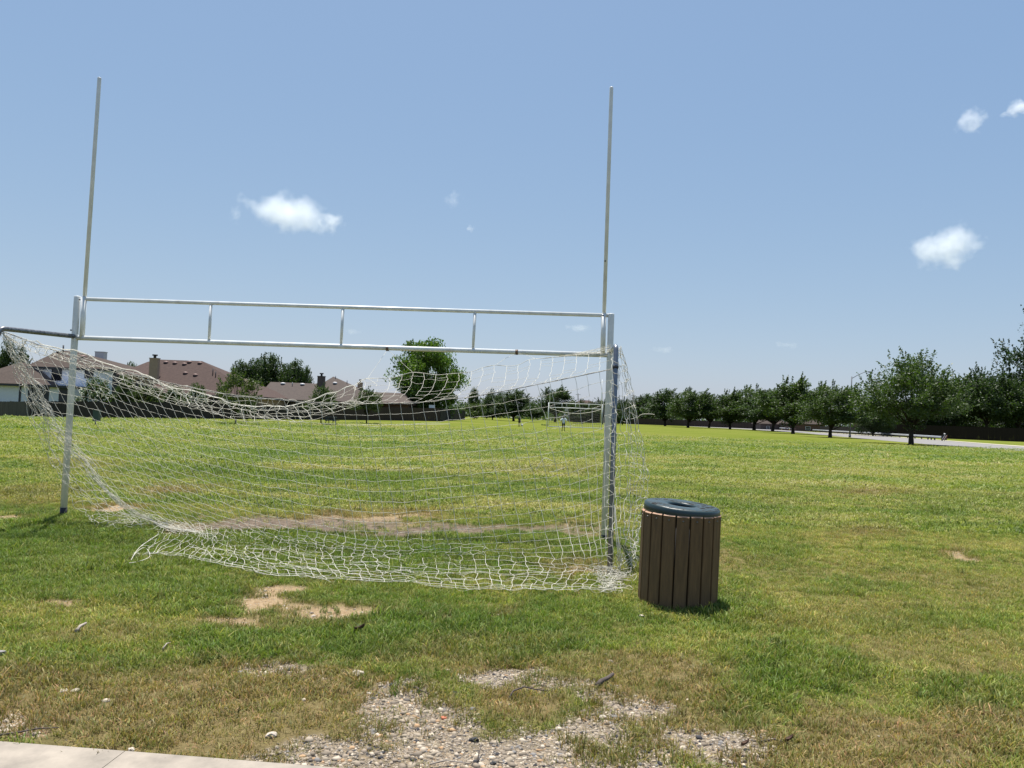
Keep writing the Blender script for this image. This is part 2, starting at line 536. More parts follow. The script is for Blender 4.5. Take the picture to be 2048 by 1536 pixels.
def mat_ground():
    m, nt, b = new_mat('lawn_ground')
    at = nt.nodes.new('ShaderNodeAttribute'); at.attribute_name = 'mask'
    at2 = nt.nodes.new('ShaderNodeAttribute'); at2.attribute_name = 'mud'
    sep = nt.nodes.new('ShaderNodeSeparateColor'); nt.links.new(at.outputs['Color'], sep.inputs[0])
    lush, dry, bare = sep.outputs[0], sep.outputs[1], sep.outputs[2]
    grav = at.outputs['Alpha']
    mud = at2.outputs['Fac']
    n_big = noise(nt, .045, 6, .66, 'Object', (1, 3.4, 1))
    n_mid = noise(nt, .5, 6, .72, 'Object', (1, 2.4, 1))
    n_fine = noise(nt, 9, 5, .75)
    n_vf = noise(nt, 70, 4, .7)
    s = math_n(nt, 'ADD', math_n(nt, 'MULTIPLY', n_big, .45), math_n(nt, 'MULTIPLY', n_mid, .35))
    s = math_n(nt, 'ADD', s, math_n(nt, 'MULTIPLY', n_fine, .20))
    g = ramp(nt, s, [(.38, (.080, .112, .017)), (.46, (.114, .144, .024)), (.53, (.144, .162, .034)), (.62, (.176, .166, .054))])
    vf = ramp(nt, n_vf, [(.25, (.55, .55, .55)), (.6, (1.05, 1.05, 1.05))])
    g = mix(nt, .8, g, vf, 'MULTIPLY')
    # close to the lens the sheet is thatch between blades
    geo = nt.nodes.new('ShaderNodeTexCoord'); sxyz = nt.nodes.new('ShaderNodeSeparateXYZ'); nt.links.new(geo.outputs['Object'], sxyz.inputs[0])
    thatch = ramp(nt, n_fine, [(.3, (.120, .098, .045)), (.7, (.200, .165, .080))])
    mr = nt.nodes.new('ShaderNodeMapRange'); mr.inputs[1].default_value = 18; mr.inputs[2].default_value = 48; mr.inputs[3].default_value = .65; mr.inputs[4].default_value = 0
    nt.links.new(sxyz.outputs[1], mr.inputs[0])
    g = mix(nt, mr.outputs[0], g, thatch)
    g = mix(nt, math_n(nt, 'MULTIPLY', lush, .6), g, (.060, .085, .022))
    g = mix(nt, math_n(nt, 'MULTIPLY', dry, .8), g, ramp(nt, n_fine, [(.3, (.16, .12, .06)), (.7, (.27, .205, .105))]))
    soil = ramp(nt, noise(nt, 26, 7, .75), [(.3, (.23, .16, .09)), (.55, (.37, .27, .165)), (.75, (.48, .38, .26))])
    g = mix(nt, bare, g, soil)
    gv = nt.nodes.new('ShaderNodeTexVoronoi'); gv.inputs['Scale'].default_value = 48
    tc = nt.nodes.new('ShaderNodeTexCoord'); nt.links.new(tc.outputs['Object'], gv.inputs['Vector'])
    sv = nt.nodes.new('ShaderNodeSeparateColor'); nt.links.new(gv.outputs['Color'], sv.inputs[0])
    gcol = ramp(nt, sv.outputs[0], [(0, (.10, .095, .09)), (.16, (.20, .16, .12)), (.45, (.31, .25, .18)), (.75, (.41, .34, .255)), (1, (.50, .37, .24))])
    gcol = mix(nt, .5, gcol, ramp(nt, n_fine, [(.3, (.17, .135, .10)), (.7, (.34, .28, .205))]))
    g = mix(nt, grav, g, gcol)
    g = mix(nt, mud, g, ramp(nt, noise(nt, 14, 6, .7, 'Object', (1, 2.5, 1)), [(.36, (.070, .055, .043)), (.5, (.145, .115, .090)), (.68, (.29, .23, .17))]))
    nt.links.new(g, b.inputs['Base Color'])
    b.inputs['Roughness'].default_value = 1.0
    b.inputs['Specular IOR Level'].default_value = 0.0
    h = math_n(nt, 'ADD', noise(nt, 60, 6, .8), math_n(nt, 'MULTIPLY', n_fine, 1.5))
    bump(nt, b, h, .8, .03)
    return m


M['ground'] = mat_ground()
gm = np_mesh('lawn', np.stack([X, Y, Z], -1), Fq, M['ground'], np.stack([mk['lush'], mk['dry'], mk['bare'], mk['gravel']], -1), True, 'mask')
a = gm.attributes.new('mud', 'FLOAT', 'POINT'); a.data.foreach_set('value', mk['mud'].astype(np.float32))
ground = bpy.data.objects.new('lawn', gm); COL.objects.link(ground)
tag(ground, 'mown playing field of worn green and straw coloured grass', None, None, 'structure')


def gz(x, y):
    """height of the lawn sheet"""
    X_ = np.array([x], float); Y_ = np.array([y], float)
    m_ = masks(X_, Y_)
    return float((terrain(X_, Y_) + micro(X_, Y_) - .03 * m_['mud'] - .012 * np.maximum(m_['bare'], m_['gravel']))[0])


# ------------------------------------------------------------------ grass tufts
tufts = bpy.data.collections.new('grass_tufts')


def tuft_mesh(seed, n, spread, wdt, lmin, lmax, lean, calm=False):
    r = np.random.default_rng(seed)
    V = []; Fc = []; C = []
    for k in range(n):
        an = r.uniform(0, 6.283); rad = spread * math.sqrt(r.random())
        b = np.array([math.cos(an) * rad, math.sin(an) * rad, 0])
        dirn = r.uniform(0, 6.283)
        L = r.uniform(lmin, lmax)
        ln = lean * r.uniform(.2, 1.3)
        d = np.array([math.cos(dirn), math.sin(dirn), 0])
        sidev = np.array([-d[1], d[0], 0]); tw = r.uniform(-.8, .8); sidev = sidev * math.cos(tw) + d * math.sin(tw)
        w0 = wdt * r.uniform(.7, 1.3)
        c = np.array([1, 1, 1]) * r.uniform(.65, 1.3)
        u = r.random()
        if calm: c = np.array([1, 1, 1]) * r.uniform(.8, 1.2) * (np.array([1.12, 1.05, 1.1]) if u < .3 else 1)
        elif u < .20: c = c * np.array([1.7, 1.3, 1.7])
        elif u < .4: c = c * np.array([.75, .95, .8])
        base = len(V)
        for t, wk in ((0, 1), (.45, .9), (.8, .6)):
            p = b + d * (ln * L * t * t) + np.array([0, 0, L * t * (1 - .28 * ln * t)])
            V += [p - sidev * w0 * wk * .5, p + sidev * w0 * wk * .5]
            C += [c * (.8 + .25 * t)] * 2
        p = b + d * (ln * L) + np.array([0, 0, L * (1 - .28 * ln)])
        V += [p - sidev * w0 * .08, p + sidev * w0 * .08]; C += [c * 1.05] * 2
        for q in range(3):
            i = base + q * 2
            Fc.append((i, i + 1, i + 3, i + 2))
    return np_mesh('grass_tuft', np.array(V), np.array(Fc), M['grass'], np.array(C), False, 'blade')


specs = [(22, 1.1, .085, .5, 1.15, .8)] * 4 + [(26, 1.6, .10, .35, 1.0, 1.3)] * 2 + [(34, 3.2, .22, .4, 1.1, 1.0, True)] * 3 + [(20, .55, .065, .6, 1.3, .75)] * 2
for i, sp in enumerate(specs):
    o = bpy.data.objects.new('tuft_%02d' % i, tuft_mesh(100 + i, *sp)); tufts.objects.link(o)


def scatter(y0, y1, dens):
    area = .77 * (y1 * y1 - y0 * y0) + 3.0 * (y1 - y0)
    n = int(area * dens)
    Yp = np.sqrt(RNG.random(n) * (y1 * y1 - y0 * y0) + y0 * y0)
    Xp = (RNG.random(n) * 2 - 1) * (.77 * Yp + 1.5)
    return Xp, Yp


KERB_A, KERB_B = gp(0, 1490), gp(590, 1537)
kdir = Vector((KERB_B.x - KERB_A.x, KERB_B.y - KERB_A.y, 0)).normalized()
knor = Vector((-kdir.y, kdir.x, 0))       # towards the lawn


def kerb_side(Xp, Yp):
    return (Xp - KERB_A.x) * knor.x + (Yp - KERB_A.y) * knor.y


pts = []; rot = []; scl = []; tint = []; vi = []
for (y0, y1, dens, far) in ((2.9, 7, 620, 0), (7, 12, 420, 0), (12, 20, 190, 1), (20, 36, 36, 2), (36, 92, 8, 3)):
    Xp, Yp = scatter(y0, y1, dens)
    m_ = masks(Xp, Yp)
    tone = field_tone(Xp, Yp)
    thin = .35 + .9 * fbm(Xp * 5, Yp * 5, 4)
    cover = (1 - .985 * smooth(.10, .85, m_['bare'] * thin * 1.25)) * (1 - .985 * smooth(.24, .82, m_['gravel'] * thin * 1.25)) * (1 - .96 * smooth(.15, .6, m_['mud']))
    keep = (RNG.random(len(Xp)) < cover) & (kerb_side(Xp, Yp) > -.012)
    Xp, Yp, tone = Xp[keep], Yp[keep], tone[keep]
    lush, dry = m_['lush'][keep], m_['dry'][keep]
    if far == 3:
        kf = RNG.random(len(Xp)) < (1 - smooth(42, 90, Yp))
        Xp, Yp, tone, lush, dry = Xp[kf], Yp[kf], tone[kf], lush[kf], dry[kf]
    n = len(Xp)
    nn = RNG.random(n)
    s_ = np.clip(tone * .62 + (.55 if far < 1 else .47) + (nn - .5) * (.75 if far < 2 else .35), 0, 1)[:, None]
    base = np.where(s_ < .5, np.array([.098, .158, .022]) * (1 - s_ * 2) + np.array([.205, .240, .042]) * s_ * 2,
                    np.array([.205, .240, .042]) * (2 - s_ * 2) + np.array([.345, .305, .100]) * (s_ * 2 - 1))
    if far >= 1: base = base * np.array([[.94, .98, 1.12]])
    lu = np.clip(lush * .90 * (.65 + .7 * RNG.random(n)), 0, 1)[:, None]
    dr = np.clip(dry * 1.1 * (.55 + .8 * RNG.random(n)), 0, 1)[:, None]
    base = base * (1 - lu * .85) + np.array([.098, .156, .024]) * lu * .85
    olive = np.where(RNG.random((n, 1)) < .5, np.array([[.285, .205, .092]]), np.array([[.190, .152, .058]]))
    base = base * (1 - dr * .93) + olive * dr * .93
    base = base * np.clip(RNG.normal(1.08, .24 if far < 2 else .10, (n, 1)), .5, 1.7)
    edge_ = np.clip(np.maximum(m_['bare'][keep][kf] if far == 3 else m_['bare'][keep], m_['gravel'][keep][kf] if far == 3 else m_['gravel'][keep]) * 2.2, 0, 1)[:, None]
    base = base * (1 - .7 * edge_) + np.array([[.215, .165, .070]]) * .7 * edge_
    h = (.040 + .016 * lush - .002 * dry) * (.65 + .8 * RNG.random(n)) * (1 + .35 * (fbm(Xp * 1.1, Yp * 1.1, 3) - .5) * 2)
    idx = RNG.integers(0, 6, n)
    weed = (RNG.random(n) < .010 + .022 * lush)
    idx = np.where(weed, RNG.integers(9, 11, n), idx); h = np.where(weed, h * 1.45, h)
    if far == 1: h = h * 1.15; idx = np.where(RNG.random(n) < .6, RNG.integers(6, 9, n), idx)
    if far >= 2: idx = RNG.integers(6, 9, n); h = h * (1.3 if far == 2 else 1.9)
    Zp = terrain(Xp, Yp) + micro(Xp, Yp) - .006
    pts.append(np.stack([Xp, Yp, Zp], -1))
    rot.append(np.stack([RNG.normal(0, .12, n), RNG.normal(0, .12, n), RNG.random(n) * 6.283], -1))
    hs = np.stack([h, h, h], -1)
    if far == 2: hs[:, :2] *= 1.7
    if far == 3: hs[:, :2] *= 2.2
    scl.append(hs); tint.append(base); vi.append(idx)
# longer weedy clumps seen in the foreground
for (cx, cy, rad, n, hh, c) in ((805, 1356, .22, 46, .085, (.07, .13, .022)), (780, 1362, .16, 20, .07, (.08, .13, .025)), (1040, 1325, .16, 40, .10, (.075, .12, .022)), (1330, 1385, .14, 25, .09, (.09, .12, .03)), (410, 1320, .09, 22, .08, (.05, .10, .018)),
                                (660, 1215, .15, 26, .08, (.07, .13, .02)), (860, 1255, .25, 70, .10, (.06, .12, .018)), (740, 1290, .25, 60, .09, (.06, .115, .018)), (1010, 1250, .3, 70, .10, (.075, .14, .022)),
                                (290, 1185, .3, 60, .12, (.085, .15, .025)), (140, 1180, .3, 60, .11, (.085, .15, .025)), (420, 1170, .25, 50, .11, (.075, .14, .022)), (1090, 851, .5, 40, .35, (.05, .12, .03)), (1440, 1205, .10, 30, .09, (.06, .13, .02)), (1310, 1228, .16, 34, .08, (.08, .13, .025)), (1385, 1222, .12, 30, .09, (.08, .13, .025)), (1200, 1140, .12, 16, .07, (.07, .12, .02)), (1035, 1065, .12, 24, .09, (.07, .12, .03)), (1160, 1050, .2, 40, .09, (.07, .12, .03)), (70, 1028, .3, 60, .10, (.05, .10, .02)), (200, 1035, .5, 70, .09, (.06, .12, .02))):
    g0 = gp(cx, cy); n = int(n * .62)
    an = RNG.random(n) * 6.283; rr = rad * 1.25 * RNG.random(n) ** .6
    Xp = g0.x + np.cos(an) * rr; Yp = g0.y + np.sin(an) * rr
    pts.append(np.stack([Xp, Yp, terrain(Xp, Yp) + micro(Xp, Yp) - .008], -1))
    rot.append(np.stack([RNG.normal(0, .2, n), RNG.normal(0, .2, n), RNG.random(n) * 6.283], -1))
    h = hh * .72 * (.6 + .6 * RNG.random(n)); scl.append(np.stack([h * .8, h * .8, h], -1))
    tint.append((np.array(c)[None] * 1.35 + np.array([.02, 0, .004])) * (.7 + .6 * RNG.random((n, 1)))); vi.append(RNG.integers(9, 11, n))
pts = np.concatenate(pts); rot = np.concatenate(rot); scl = np.concatenate(scl); tint = np.concatenate(tint); vi = np.concatenate(vi)
print('tufts', len(pts))
pm = bpy.data.meshes.new('grass'); pm.vertices.add(len(pts)); pm.vertices.foreach_set('co', pts.astype(np.float32).ravel())
a = pm.attributes.new('rot', 'FLOAT_VECTOR', 'POINT'); a.data.foreach_set('vector', rot.astype(np.float32).ravel())
a = pm.attributes.new('scl', 'FLOAT_VECTOR', 'POINT'); a.data.foreach_set('vector', scl.astype(np.float32).ravel())
a = pm.attributes.new('vi', 'INT', 'POINT'); a.data.foreach_set('value', vi.astype(np.int32))
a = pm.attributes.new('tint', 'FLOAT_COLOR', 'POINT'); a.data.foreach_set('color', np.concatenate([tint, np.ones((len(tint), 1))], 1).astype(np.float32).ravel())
pm.update()
grass = bpy.data.objects.new('grass', pm); COL.objects.link(grass)
tag(grass, 'short green and straw coloured grass blades covering the field', 'grass', None, 'stuff')


def instancer(o, coll):
    ng = bpy.data.node_groups.new('scatter', 'GeometryNodeTree')
    ng.interface.new_socket('Geometry', in_out='INPUT', socket_type='NodeSocketGeometry')
    ng.interface.new_socket('Geometry', in_out='OUTPUT', socket_type='NodeSocketGeometry')
    gi = ng.nodes.new('NodeGroupInput'); go = ng.nodes.new('NodeGroupOutput')
    ip = ng.nodes.new('GeometryNodeInstanceOnPoints'); ci = ng.nodes.new('GeometryNodeCollectionInfo')
    ci.inputs['Collection'].default_value = coll
    ci.inputs['Separate Children'].default_value = True; ci.inputs['Reset Children'].default_value = True

    def na(nm, t):
        n = ng.nodes.new('GeometryNodeInputNamedAttribute'); n.data_type = t; n.inputs[0].default_value = nm
        return [x for x in n.outputs if x.enabled][0]
    ng.links.new(gi.outputs[0], ip.inputs['Points']); ng.links.new(ci.outputs[0], ip.inputs['Instance'])
    ip.inputs['Pick Instance'].default_value = True
    ng.links.new(na('vi', 'INT'), ip.inputs['Instance Index'])
    ng.links.new(na('rot', 'FLOAT_VECTOR'), ip.inputs['Rotation'])
    ng.links.new(na('scl', 'FLOAT_VECTOR'), ip.inputs['Scale'])
    ng.links.new(ip.outputs[0], go.inputs[0])
    md = o.modifiers.new('scatter', 'NODES'); md.node_group = ng


instancer(grass, tufts)

# ------------------------------------------------------------------ gravel, stones, sticks
def rock_pts(r, seed, flat=.6):
    q = np.random.default_rng(seed)
    import bmesh
    bm = bmesh.new(); bmesh.ops.create_icosphere(bm, subdivisions=2, radius=1)
    d = q.normal(0, 1, (6, 3))
    V = []
    for v in bm.verts:
        p = np.array(v.co)
        k = 1 + sum(.10 * math.sin(3 * p @ d[i] + i) for i in range(6))
        p = np.sign(p) * np.abs(p) ** .85
        V.append(p * k * r * np.array([1, .8, flat]))
    Fc = [tuple(x.index for x in f.verts) for f in bm.faces]
    bm.free()
    return V, Fc


def gravel():
    q = np.random.default_rng(21)
    n1_, n2_ = 300000, 150000; n = n1_ + n2_
    Yp = np.concatenate([q.uniform(3.0, 5.5, n1_), q.uniform(5.5, 12, n2_)]); Xp = np.concatenate([q.uniform(-2.7, 2.7, n1_), (q.random(n2_) * 2 - 1) * 8])
    near = q.random(n) < np.clip((4.6 / Yp) ** 2, 0, 1)
    m_ = masks(Xp, Yp)
    pr = np.maximum(m_['gravel'], .8 * m_['bare'])
    k = (q.random(n) < smooth(.03, .62, pr * (.55 + fbm(Xp * 4, Yp * 4, 3))) + .003) & (kerb_side(Xp, Yp) > .03)
    Xp, Yp = Xp[k], Yp[k]; bare = m_['bare'][k] > m_['gravel'][k]
    n = len(Xp)
    print('gravel', n)
    mk2 = {k_: v_[k] for k_, v_ in m_.items()}
    Zp = terrain(Xp, Yp) + micro(Xp, Yp) - .03 * mk2['mud'] - .012 * np.maximum(mk2['bare'], mk2['gravel'])
    ico = [(0, 0, 1), (.9, 0, .3), (.28, .85, .3), (-.72, .53, .3), (-.72, -.53, .3), (.28, -.85, .3), (.72, .53, -.4), (-.28, .85, -.4), (-.9, 0, -.4), (-.28, -.85, -.4), (.72, -.53, -.4)]
    ico = np.array(ico)
    tri = [(0, 1, 2), (0, 2, 3), (0, 3, 4), (0, 4, 5), (0, 5, 1), (1, 6, 2), (2, 7, 3), (3, 8, 4), (4, 9, 5), (5, 10, 1), (2, 6, 7), (3, 7, 8), (4, 8, 9), (5, 9, 10), (1, 10, 6)]
    tri = np.array(tri)
    size = np.clip(q.lognormal(math.log(.0027), .70, n), .0014, .020); Zp = Zp + size * .12
    ax = q.uniform(.6, 1.3, (n, 3)) * np.array([1.1, 1.1, .6]); an = q.random(n) * 6.283
    P = ico[None] * (1 + q.normal(0, .14, (n, 11, 1))) * ax[:, None] * size[:, None, None]
    c, s = np.cos(an)[:, None], np.sin(an)[:, None]
    x = P[:, :, 0] * c - P[:, :, 1] * s + Xp[:, None]; y = P[:, :, 0] * s + P[:, :, 1] * c + Yp[:, None]
    z = P[:, :, 2] + Zp[:, None]
    V = np.stack([x, y, z], -1).reshape(-1, 3)
    Fc = (tri[None] + (np.arange(n) * 11)[:, None, None]).reshape(-1, 3)
    pal = np.array([(.30, .25, .185), (.24, .195, .145), (.19, .155, .115), (.44, .375, .29), (.34, .22, .12), (.11, .095, .08), (.03, .03, .034), (.18, .17, .16)])
    wts = np.array([.24, .24, .18, .14, .05, .05, .05, .05]); ch = q.choice(8, n, p=wts / wts.sum())
    ch = np.where(bare, q.choice([0, 1, 3, 4], n), ch)
    colr = np.repeat(pal[ch] * q.uniform(.85, 1.15, (n, 1)), 11, 0)
    m, nt, b = new_mat('gravel_stone')
    at = nt.nodes.new('ShaderNodeAttribute'); at.attribute_name = 'tint'
    nt.links.new(at.outputs['Color'], b.inputs['Base Color']); b.inputs['Roughness'].default_value = .9
    o = bpy.data.objects.new('gravel', np_mesh('gravel', V, Fc, m, colr)); COL.objects.link(o)
    tag(o, 'loose limestone gravel chips scattered over the bare ground', 'gravel', None, 'stuff')


gravel()


def rock(px, py, wpx, label, mat='stone', seed=1, flat=.55):
    p = gp(px, py)
    r = wpx / F * p.y / 2
    mb = MB(); V, Fc = rock_pts(r, seed, flat)
    mb.smooth = False
    mb.add([(v[0] + p.x, v[1] + p.y, v[2] + p.z + gz(p.x, p.y) + r * flat * .45) for v in V], Fc)
    root_less = mb.build('stone', M[mat])
    tag(root_less, label, 'stone', 'loose stones on the ground')


rock(541, 1476, 22, 'pale rounded stone lying on brown grass above the kerb', 'stone', 1)
rock(-2, 1310, 24, 'large grey stone lying in the grass at the photo edge', 'stone_grey', 2)
rock(717, 1350, 24, 'pale angular stone on thin grass beside the dark weed clump', 'stone', 3)
rock(152, 1384, 16, 'small white stone lying alone on dry grass', 'stone', 4)
rock(128, 1383, 20, 'flat tan stone half sunk next to a small white stone', 'stone', 14, .3)
rock(262, 1503, 13, 'white stone resting against the kerb', 'stone', 5)
rock(948, 1477, 18, 'black stone on the gravel, largest dark one', 'black', 6)
rock(887, 1433, 13, 'small orange red brick fragment on the gravel', 'red_bit', 7)
rock(738, 1387, 11, 'small pale stone at the upper left rim of the gravel', 'stone', 8)
rock(1205, 1432, 14, 'pale stone at the right side of the gravel', 'stone', 9)
rock(1455, 1518, 20, 'flat tan stone at the end of the right gravel strip', 'stone', 10, .35)
rock(828, 1519, 14, 'dark stone in the gravel close to the kerb', 'black', 11)
rock(987, 1521, 14, 'dark stone at the lowest edge of the gravel', 'black', 15)
rock(1292, 1500, 16, 'dark stone beside the right gravel strip', 'black', 12)
rock(380, 1188, 12, 'pale scrap of stone in lush grass below the net', 'stone', 13)
rock(1283, 1233, 12, 'small white stone in grass just in front of the litter bin', 'stone', 16)


def stick(pts_px, r, label, name='stick', mat='stick', cat='stick', lift=.015, taper=.45):
    P = []
    for i, q in enumerate(pts_px):
        p = gp(q[0], q[1]); p.z = gz(p.x, p.y) + lift + (q[2] if len(q) > 2 else 0)
        P.append(p)
    mb = MB(); k = len(P)
    mb.tube(P, [r * (1 - (1 - taper) * i / (k - 1)) for i in range(k)], 6)
    o = mb.build(name, M[mat]); tag(o, label, cat, 'fallen sticks and bark')
    return o


stick([(1018, 1402), (1026, 1394, .02), (1048, 1389, .03), (1070, 1390, .02), (1096, 1387)], .006, 'long thin dead stick lying across a dry grass island')
stick([(830, 1375), (840, 1385, .012), (862, 1393)], .005, 'short dark stick at the gravel top beside the weed clump')
stick([(1193, 1374), (1202, 1371, .02), (1214, 1364, .02), (1226, 1358, .03)], .017, 'thick piece of dark bark on bare ground right of the stick', 'bark_piece', 'stick', 'bark', .01, .6)
stick([(0, 1479), (40, 1477, .01), (75, 1471, .01), (120, 1468)], .005, 'dark twig lying above the left end of the kerb')
stick([(325, 1302), (333, 1296, .01), (341, 1289)], .006, 'short pale stick in green grass', 'stick', 'pale_stick')
stick([(152, 1266), (160, 1258, .01), (172, 1251, .01)], .013, 'bleached flat stick in the grass at left', 'stick', 'pale_stick', 'stick', .02, .6)
stick([(1522, 1484), (1550, 1484, .01), (1578, 1490)], .007, 'brown twig lying on the right hand grass with a leaf beside it')
stick([(955, 1525), (958, 1512, .02), (964, 1500, .03)], .004, 'thin upright twig stuck in the gravel near the kerb')
stick([(860, 1532, .0), (890, 1527, .01), (940, 1528, .0)], .004, 'curved pale root along the kerb edge', 'stick', 'pale_stick')


def leafpiece(px, py, w_, label):
    p = gp(px, py); p.z = gz(p.x, p.y) + .02
    r = w_ / F * p.y / 2
    mb = MB(); n = 9; vs = []; rows = 4
    for i in range(rows + 1):
        t = i / rows; hw = math.sin(math.pi * (t * .9 + .05)) * .55
        for j in range(3):
            u = (j - 1)
            vs.append((p.x + (t - .5) * 2 * r, p.y + u * hw * r + .3 * r * t, p.z + r * (.7 * abs(u) + .9 * t * t)))
    th = .0015; m_ = len(vs)
    vs += [(x_, y_, z_ - th) for x_, y_, z_ in vs]
    fs = []
    for i in range(rows):
        for j in range(2):
            q = (i * 3 + j, i * 3 + j + 1, i * 3 + j + 4, i * 3 + j + 3)
            fs += [q, tuple(m_ + k for k in reversed(q))]
    mb.smooth = True; mb.add(vs, fs)
    tag(mb.build('dead_leaf', M['brown_leaf']), label, 'leaf', 'dead leaves in the grass')


leafpiece(718, 1266, 20, 'curled brown leaf in grass below the pale dirt patches')
leafpiece(1578, 1489, 18, 'brown leaf at the tip of the right hand twig')
leafpiece(1490, 1497, 16, 'reddish brown leaf left of the right hand twig')

# ------------------------------------------------------------------ kerb and car park
mb = MB()
KL = [(-9, -4), (-4, -1.5), (-1.5, .616), (.619, 1.7), (1.7, 3), (3, 8)]
for a_, b_ in KL:

    def kp(t, off, z):
        bend = -.02 * max(0, -t) * .3
        p = KERB_A + kdir * t + knor * (off + bend)
        return (p.x, p.y, z)
    prof = [(.0, -.25), (.0, .012), (-.02, .028), (-.40, .024), (-.44, .003), (-.455, -.14), (-.6, -.15)]
    for k in range(len(prof) - 1):
        mb.poly([kp(a_, *prof[k]), kp(a_, *prof[k + 1]), kp(b_, *prof[k + 1]), kp(b_, *prof[k])])
kb = mb.build('kerb', M['concrete']); tag(kb, 'pale concrete kerb along the edge of the lawn', None, None, 'structure')
mb = MB()
mb.poly([tuple(KERB_A + kdir * -9 + knor * -.5 + Vector((0, 0, -.148))), tuple(KERB_A + kdir * 8 + knor * -.5 + Vector((0, 0, -.148))),
         tuple(KERB_A + kdir * 8 + knor * -7 + Vector((0, 0, -.148))), tuple(KERB_A + kdir * -9 + knor * -7 + Vector((0, 0, -.148)))])
cp = mb.build('car_park', M['asphalt_dark']); tag(cp, 'asphalt car park in front of the kerb', None, None, 'structure')
# lower the lawn sheet under kerb and car park
co = np.stack([X, Y, Z], -1)
sd_ = kerb_side(X, Y)
under = (sd_ < -.015) & (X > -40) & (X < 40)
co[under, 2] = np.where((sd_[under] > -8), -.24, co[under, 2])
gm.vertices.foreach_set('co', co.astype(np.float32).ravel()); gm.update()

# ------------------------------------------------------------------ goal
YAW = -.03; GXo, GYo = -6.0987, 10.456


def on_goal(px, py):
    d = ray(px, py)
    # plane through (GXo,GYo) along (cos,sin)
    n = np.array([-math.sin(YAW), math.cos(YAW), 0])
    t = (n @ np.array([GXo, GYo, 0])) / (n @ d)
    return Vector(d * t) + Vector((0, 0, CH))


goal = empty('football_goal', (GXo + 3.7, GYo - .1, 0), 'near white goal with tall uprights and chipped paint, standing in front of the camera', 'goal', 'football goals')


def pipe(name, pts_, r, mat='white', n=20, parent=goal):
    mb = MB(); mb.tube(pts_, r, n)
    return mb.build(name, M[mat], parent)


LB, LT = on_goal(127, 1022), on_goal(155, 592)
RB, RTp = on_goal(1208, 1077), on_goal(1222.5, 627)
dn = Vector((0, 0, -.15))
def capped(name, a_, b_, r, mat='white'):
    d = (b_ - a_).normalized()
    return pipe(name, [a_, b_ - d * .012, b_ - d * .003, b_], [r, r, r * .93, r * .6], mat)
capped('post', LB + dn, LT, .043); capped('post', RB + dn, RTp, .043)
nrm = Vector((math.sin(YAW), -math.cos(YAW), 0))      # towards the lens
lb0, lb1 = on_goal(150, 675.5), on_goal(1214, 710)
ub0, ub1 = on_goal(166, 598), on_goal(1222, 631)
pipe('crossbar', [lb0, lb1], .033)
pipe('top_rail', [ub0, ub1], .027)
uL0, uL1 = on_goal(163.5, 680), on_goal(199, 155)
uR0, uR1 = on_goal(1205.5, 710), on_goal(1223, 174)
for (a_, b_, j0) in ((uL0, uL1, on_goal(168.5, 594)), (uR0, uR1, on_goal(1207.5, 628))):
    capped('upright', a_, b_, .026)
    u = pipe('upright_sleeve', [a_ + (b_ - a_).normalized() * .03, j0], .034)
for (x0, y0, x1, y1) in ((422, 607, 418, 683), (686, 616, 682, 691), (950, 625, 946, 699)):
    pipe('brace', [on_goal(x0, y0), on_goal(x1, y1)], [.021, .019], 'white', 14)
# net supports
armL = [on_goal(150, 673) + nrm * .03]
e = pd(9, 657.5, 9.2)
armL += [armL[0].lerp(e, .5), armL[0].lerp(e, .93)]
gl = Vector((e.x - .08, 8.15, 0))
for t in (.12, .35, .6, .8, 1.0):
    an = t * 1.25
    armL.append(e + Vector((-.02 * t, -.07 * math.sin(an), .06 * (math.cos(an) - 1))))
armL += [armL[-1].lerp(gl, .3), gl + dn]
pipe('net_support', armL, .031, 'galv2')
eR = pd(1230.5, 693, 8.72)
armR = [on_goal(1222, 703) + nrm * .03]
armR += [armR[0].lerp(eR, .5), armR[0].lerp(eR, .93)]
gR = gp(1219.5, 1146)
for t in (.12, .35, .6, .8, 1.0):
    an = t * 1.35
    armR.append(eR + Vector((0, -.07 * math.sin(an), .06 * (math.cos(an) - 1))))
armR += [armR[-1].lerp(gR, .3), gR + dn]
pipe('net_support', armR, .029, 'galv')
POLE_T, POLE_B = armR[-3], gR


def on_pole(t): return POLE_T.lerp(POLE_B, t)


pl = on_pole(.085)
pipe('collar', [pl + Vector((0, 0, .02)), pl - Vector((0, 0, .02))], .034, 'black')
for (x_, y_) in ((775, 697), (1033.5, 704.5)):
    p = on_goal(x_, y_); u = (lb1 - lb0).normalized()
    pipe('tape', [p - u * .018, p + u * .018], .036, 'tape')
def bolt(p, r=.011):
    mb = MB(); mb.tube([p + nrm * .0, p + nrm * .008], r, 8); mb.build('bolt', M['black'], goal)
for (x_, y_, rr) in ((162, 600, .026), (146, 661, .043), (1205.5, 632, .034), (1210, 523, .026), (144, 672, .06), (1219, 700, .043)):
    bolt(on_goal(x_, y_) + nrm * rr)
# rusty feet
for p in (LB, RB):
    pipe('foot', [p + Vector((0, 0, -.12)), p + Vector((0, 0, .05))], .0455, 'black')

# ------------------------------------------------------------------ net
netr = empty('goal_net', (GXo + 3.7, 8.5, 0), 'torn white cord net hanging from the near goal and trailing on the grass', 'net', 'goal nets')


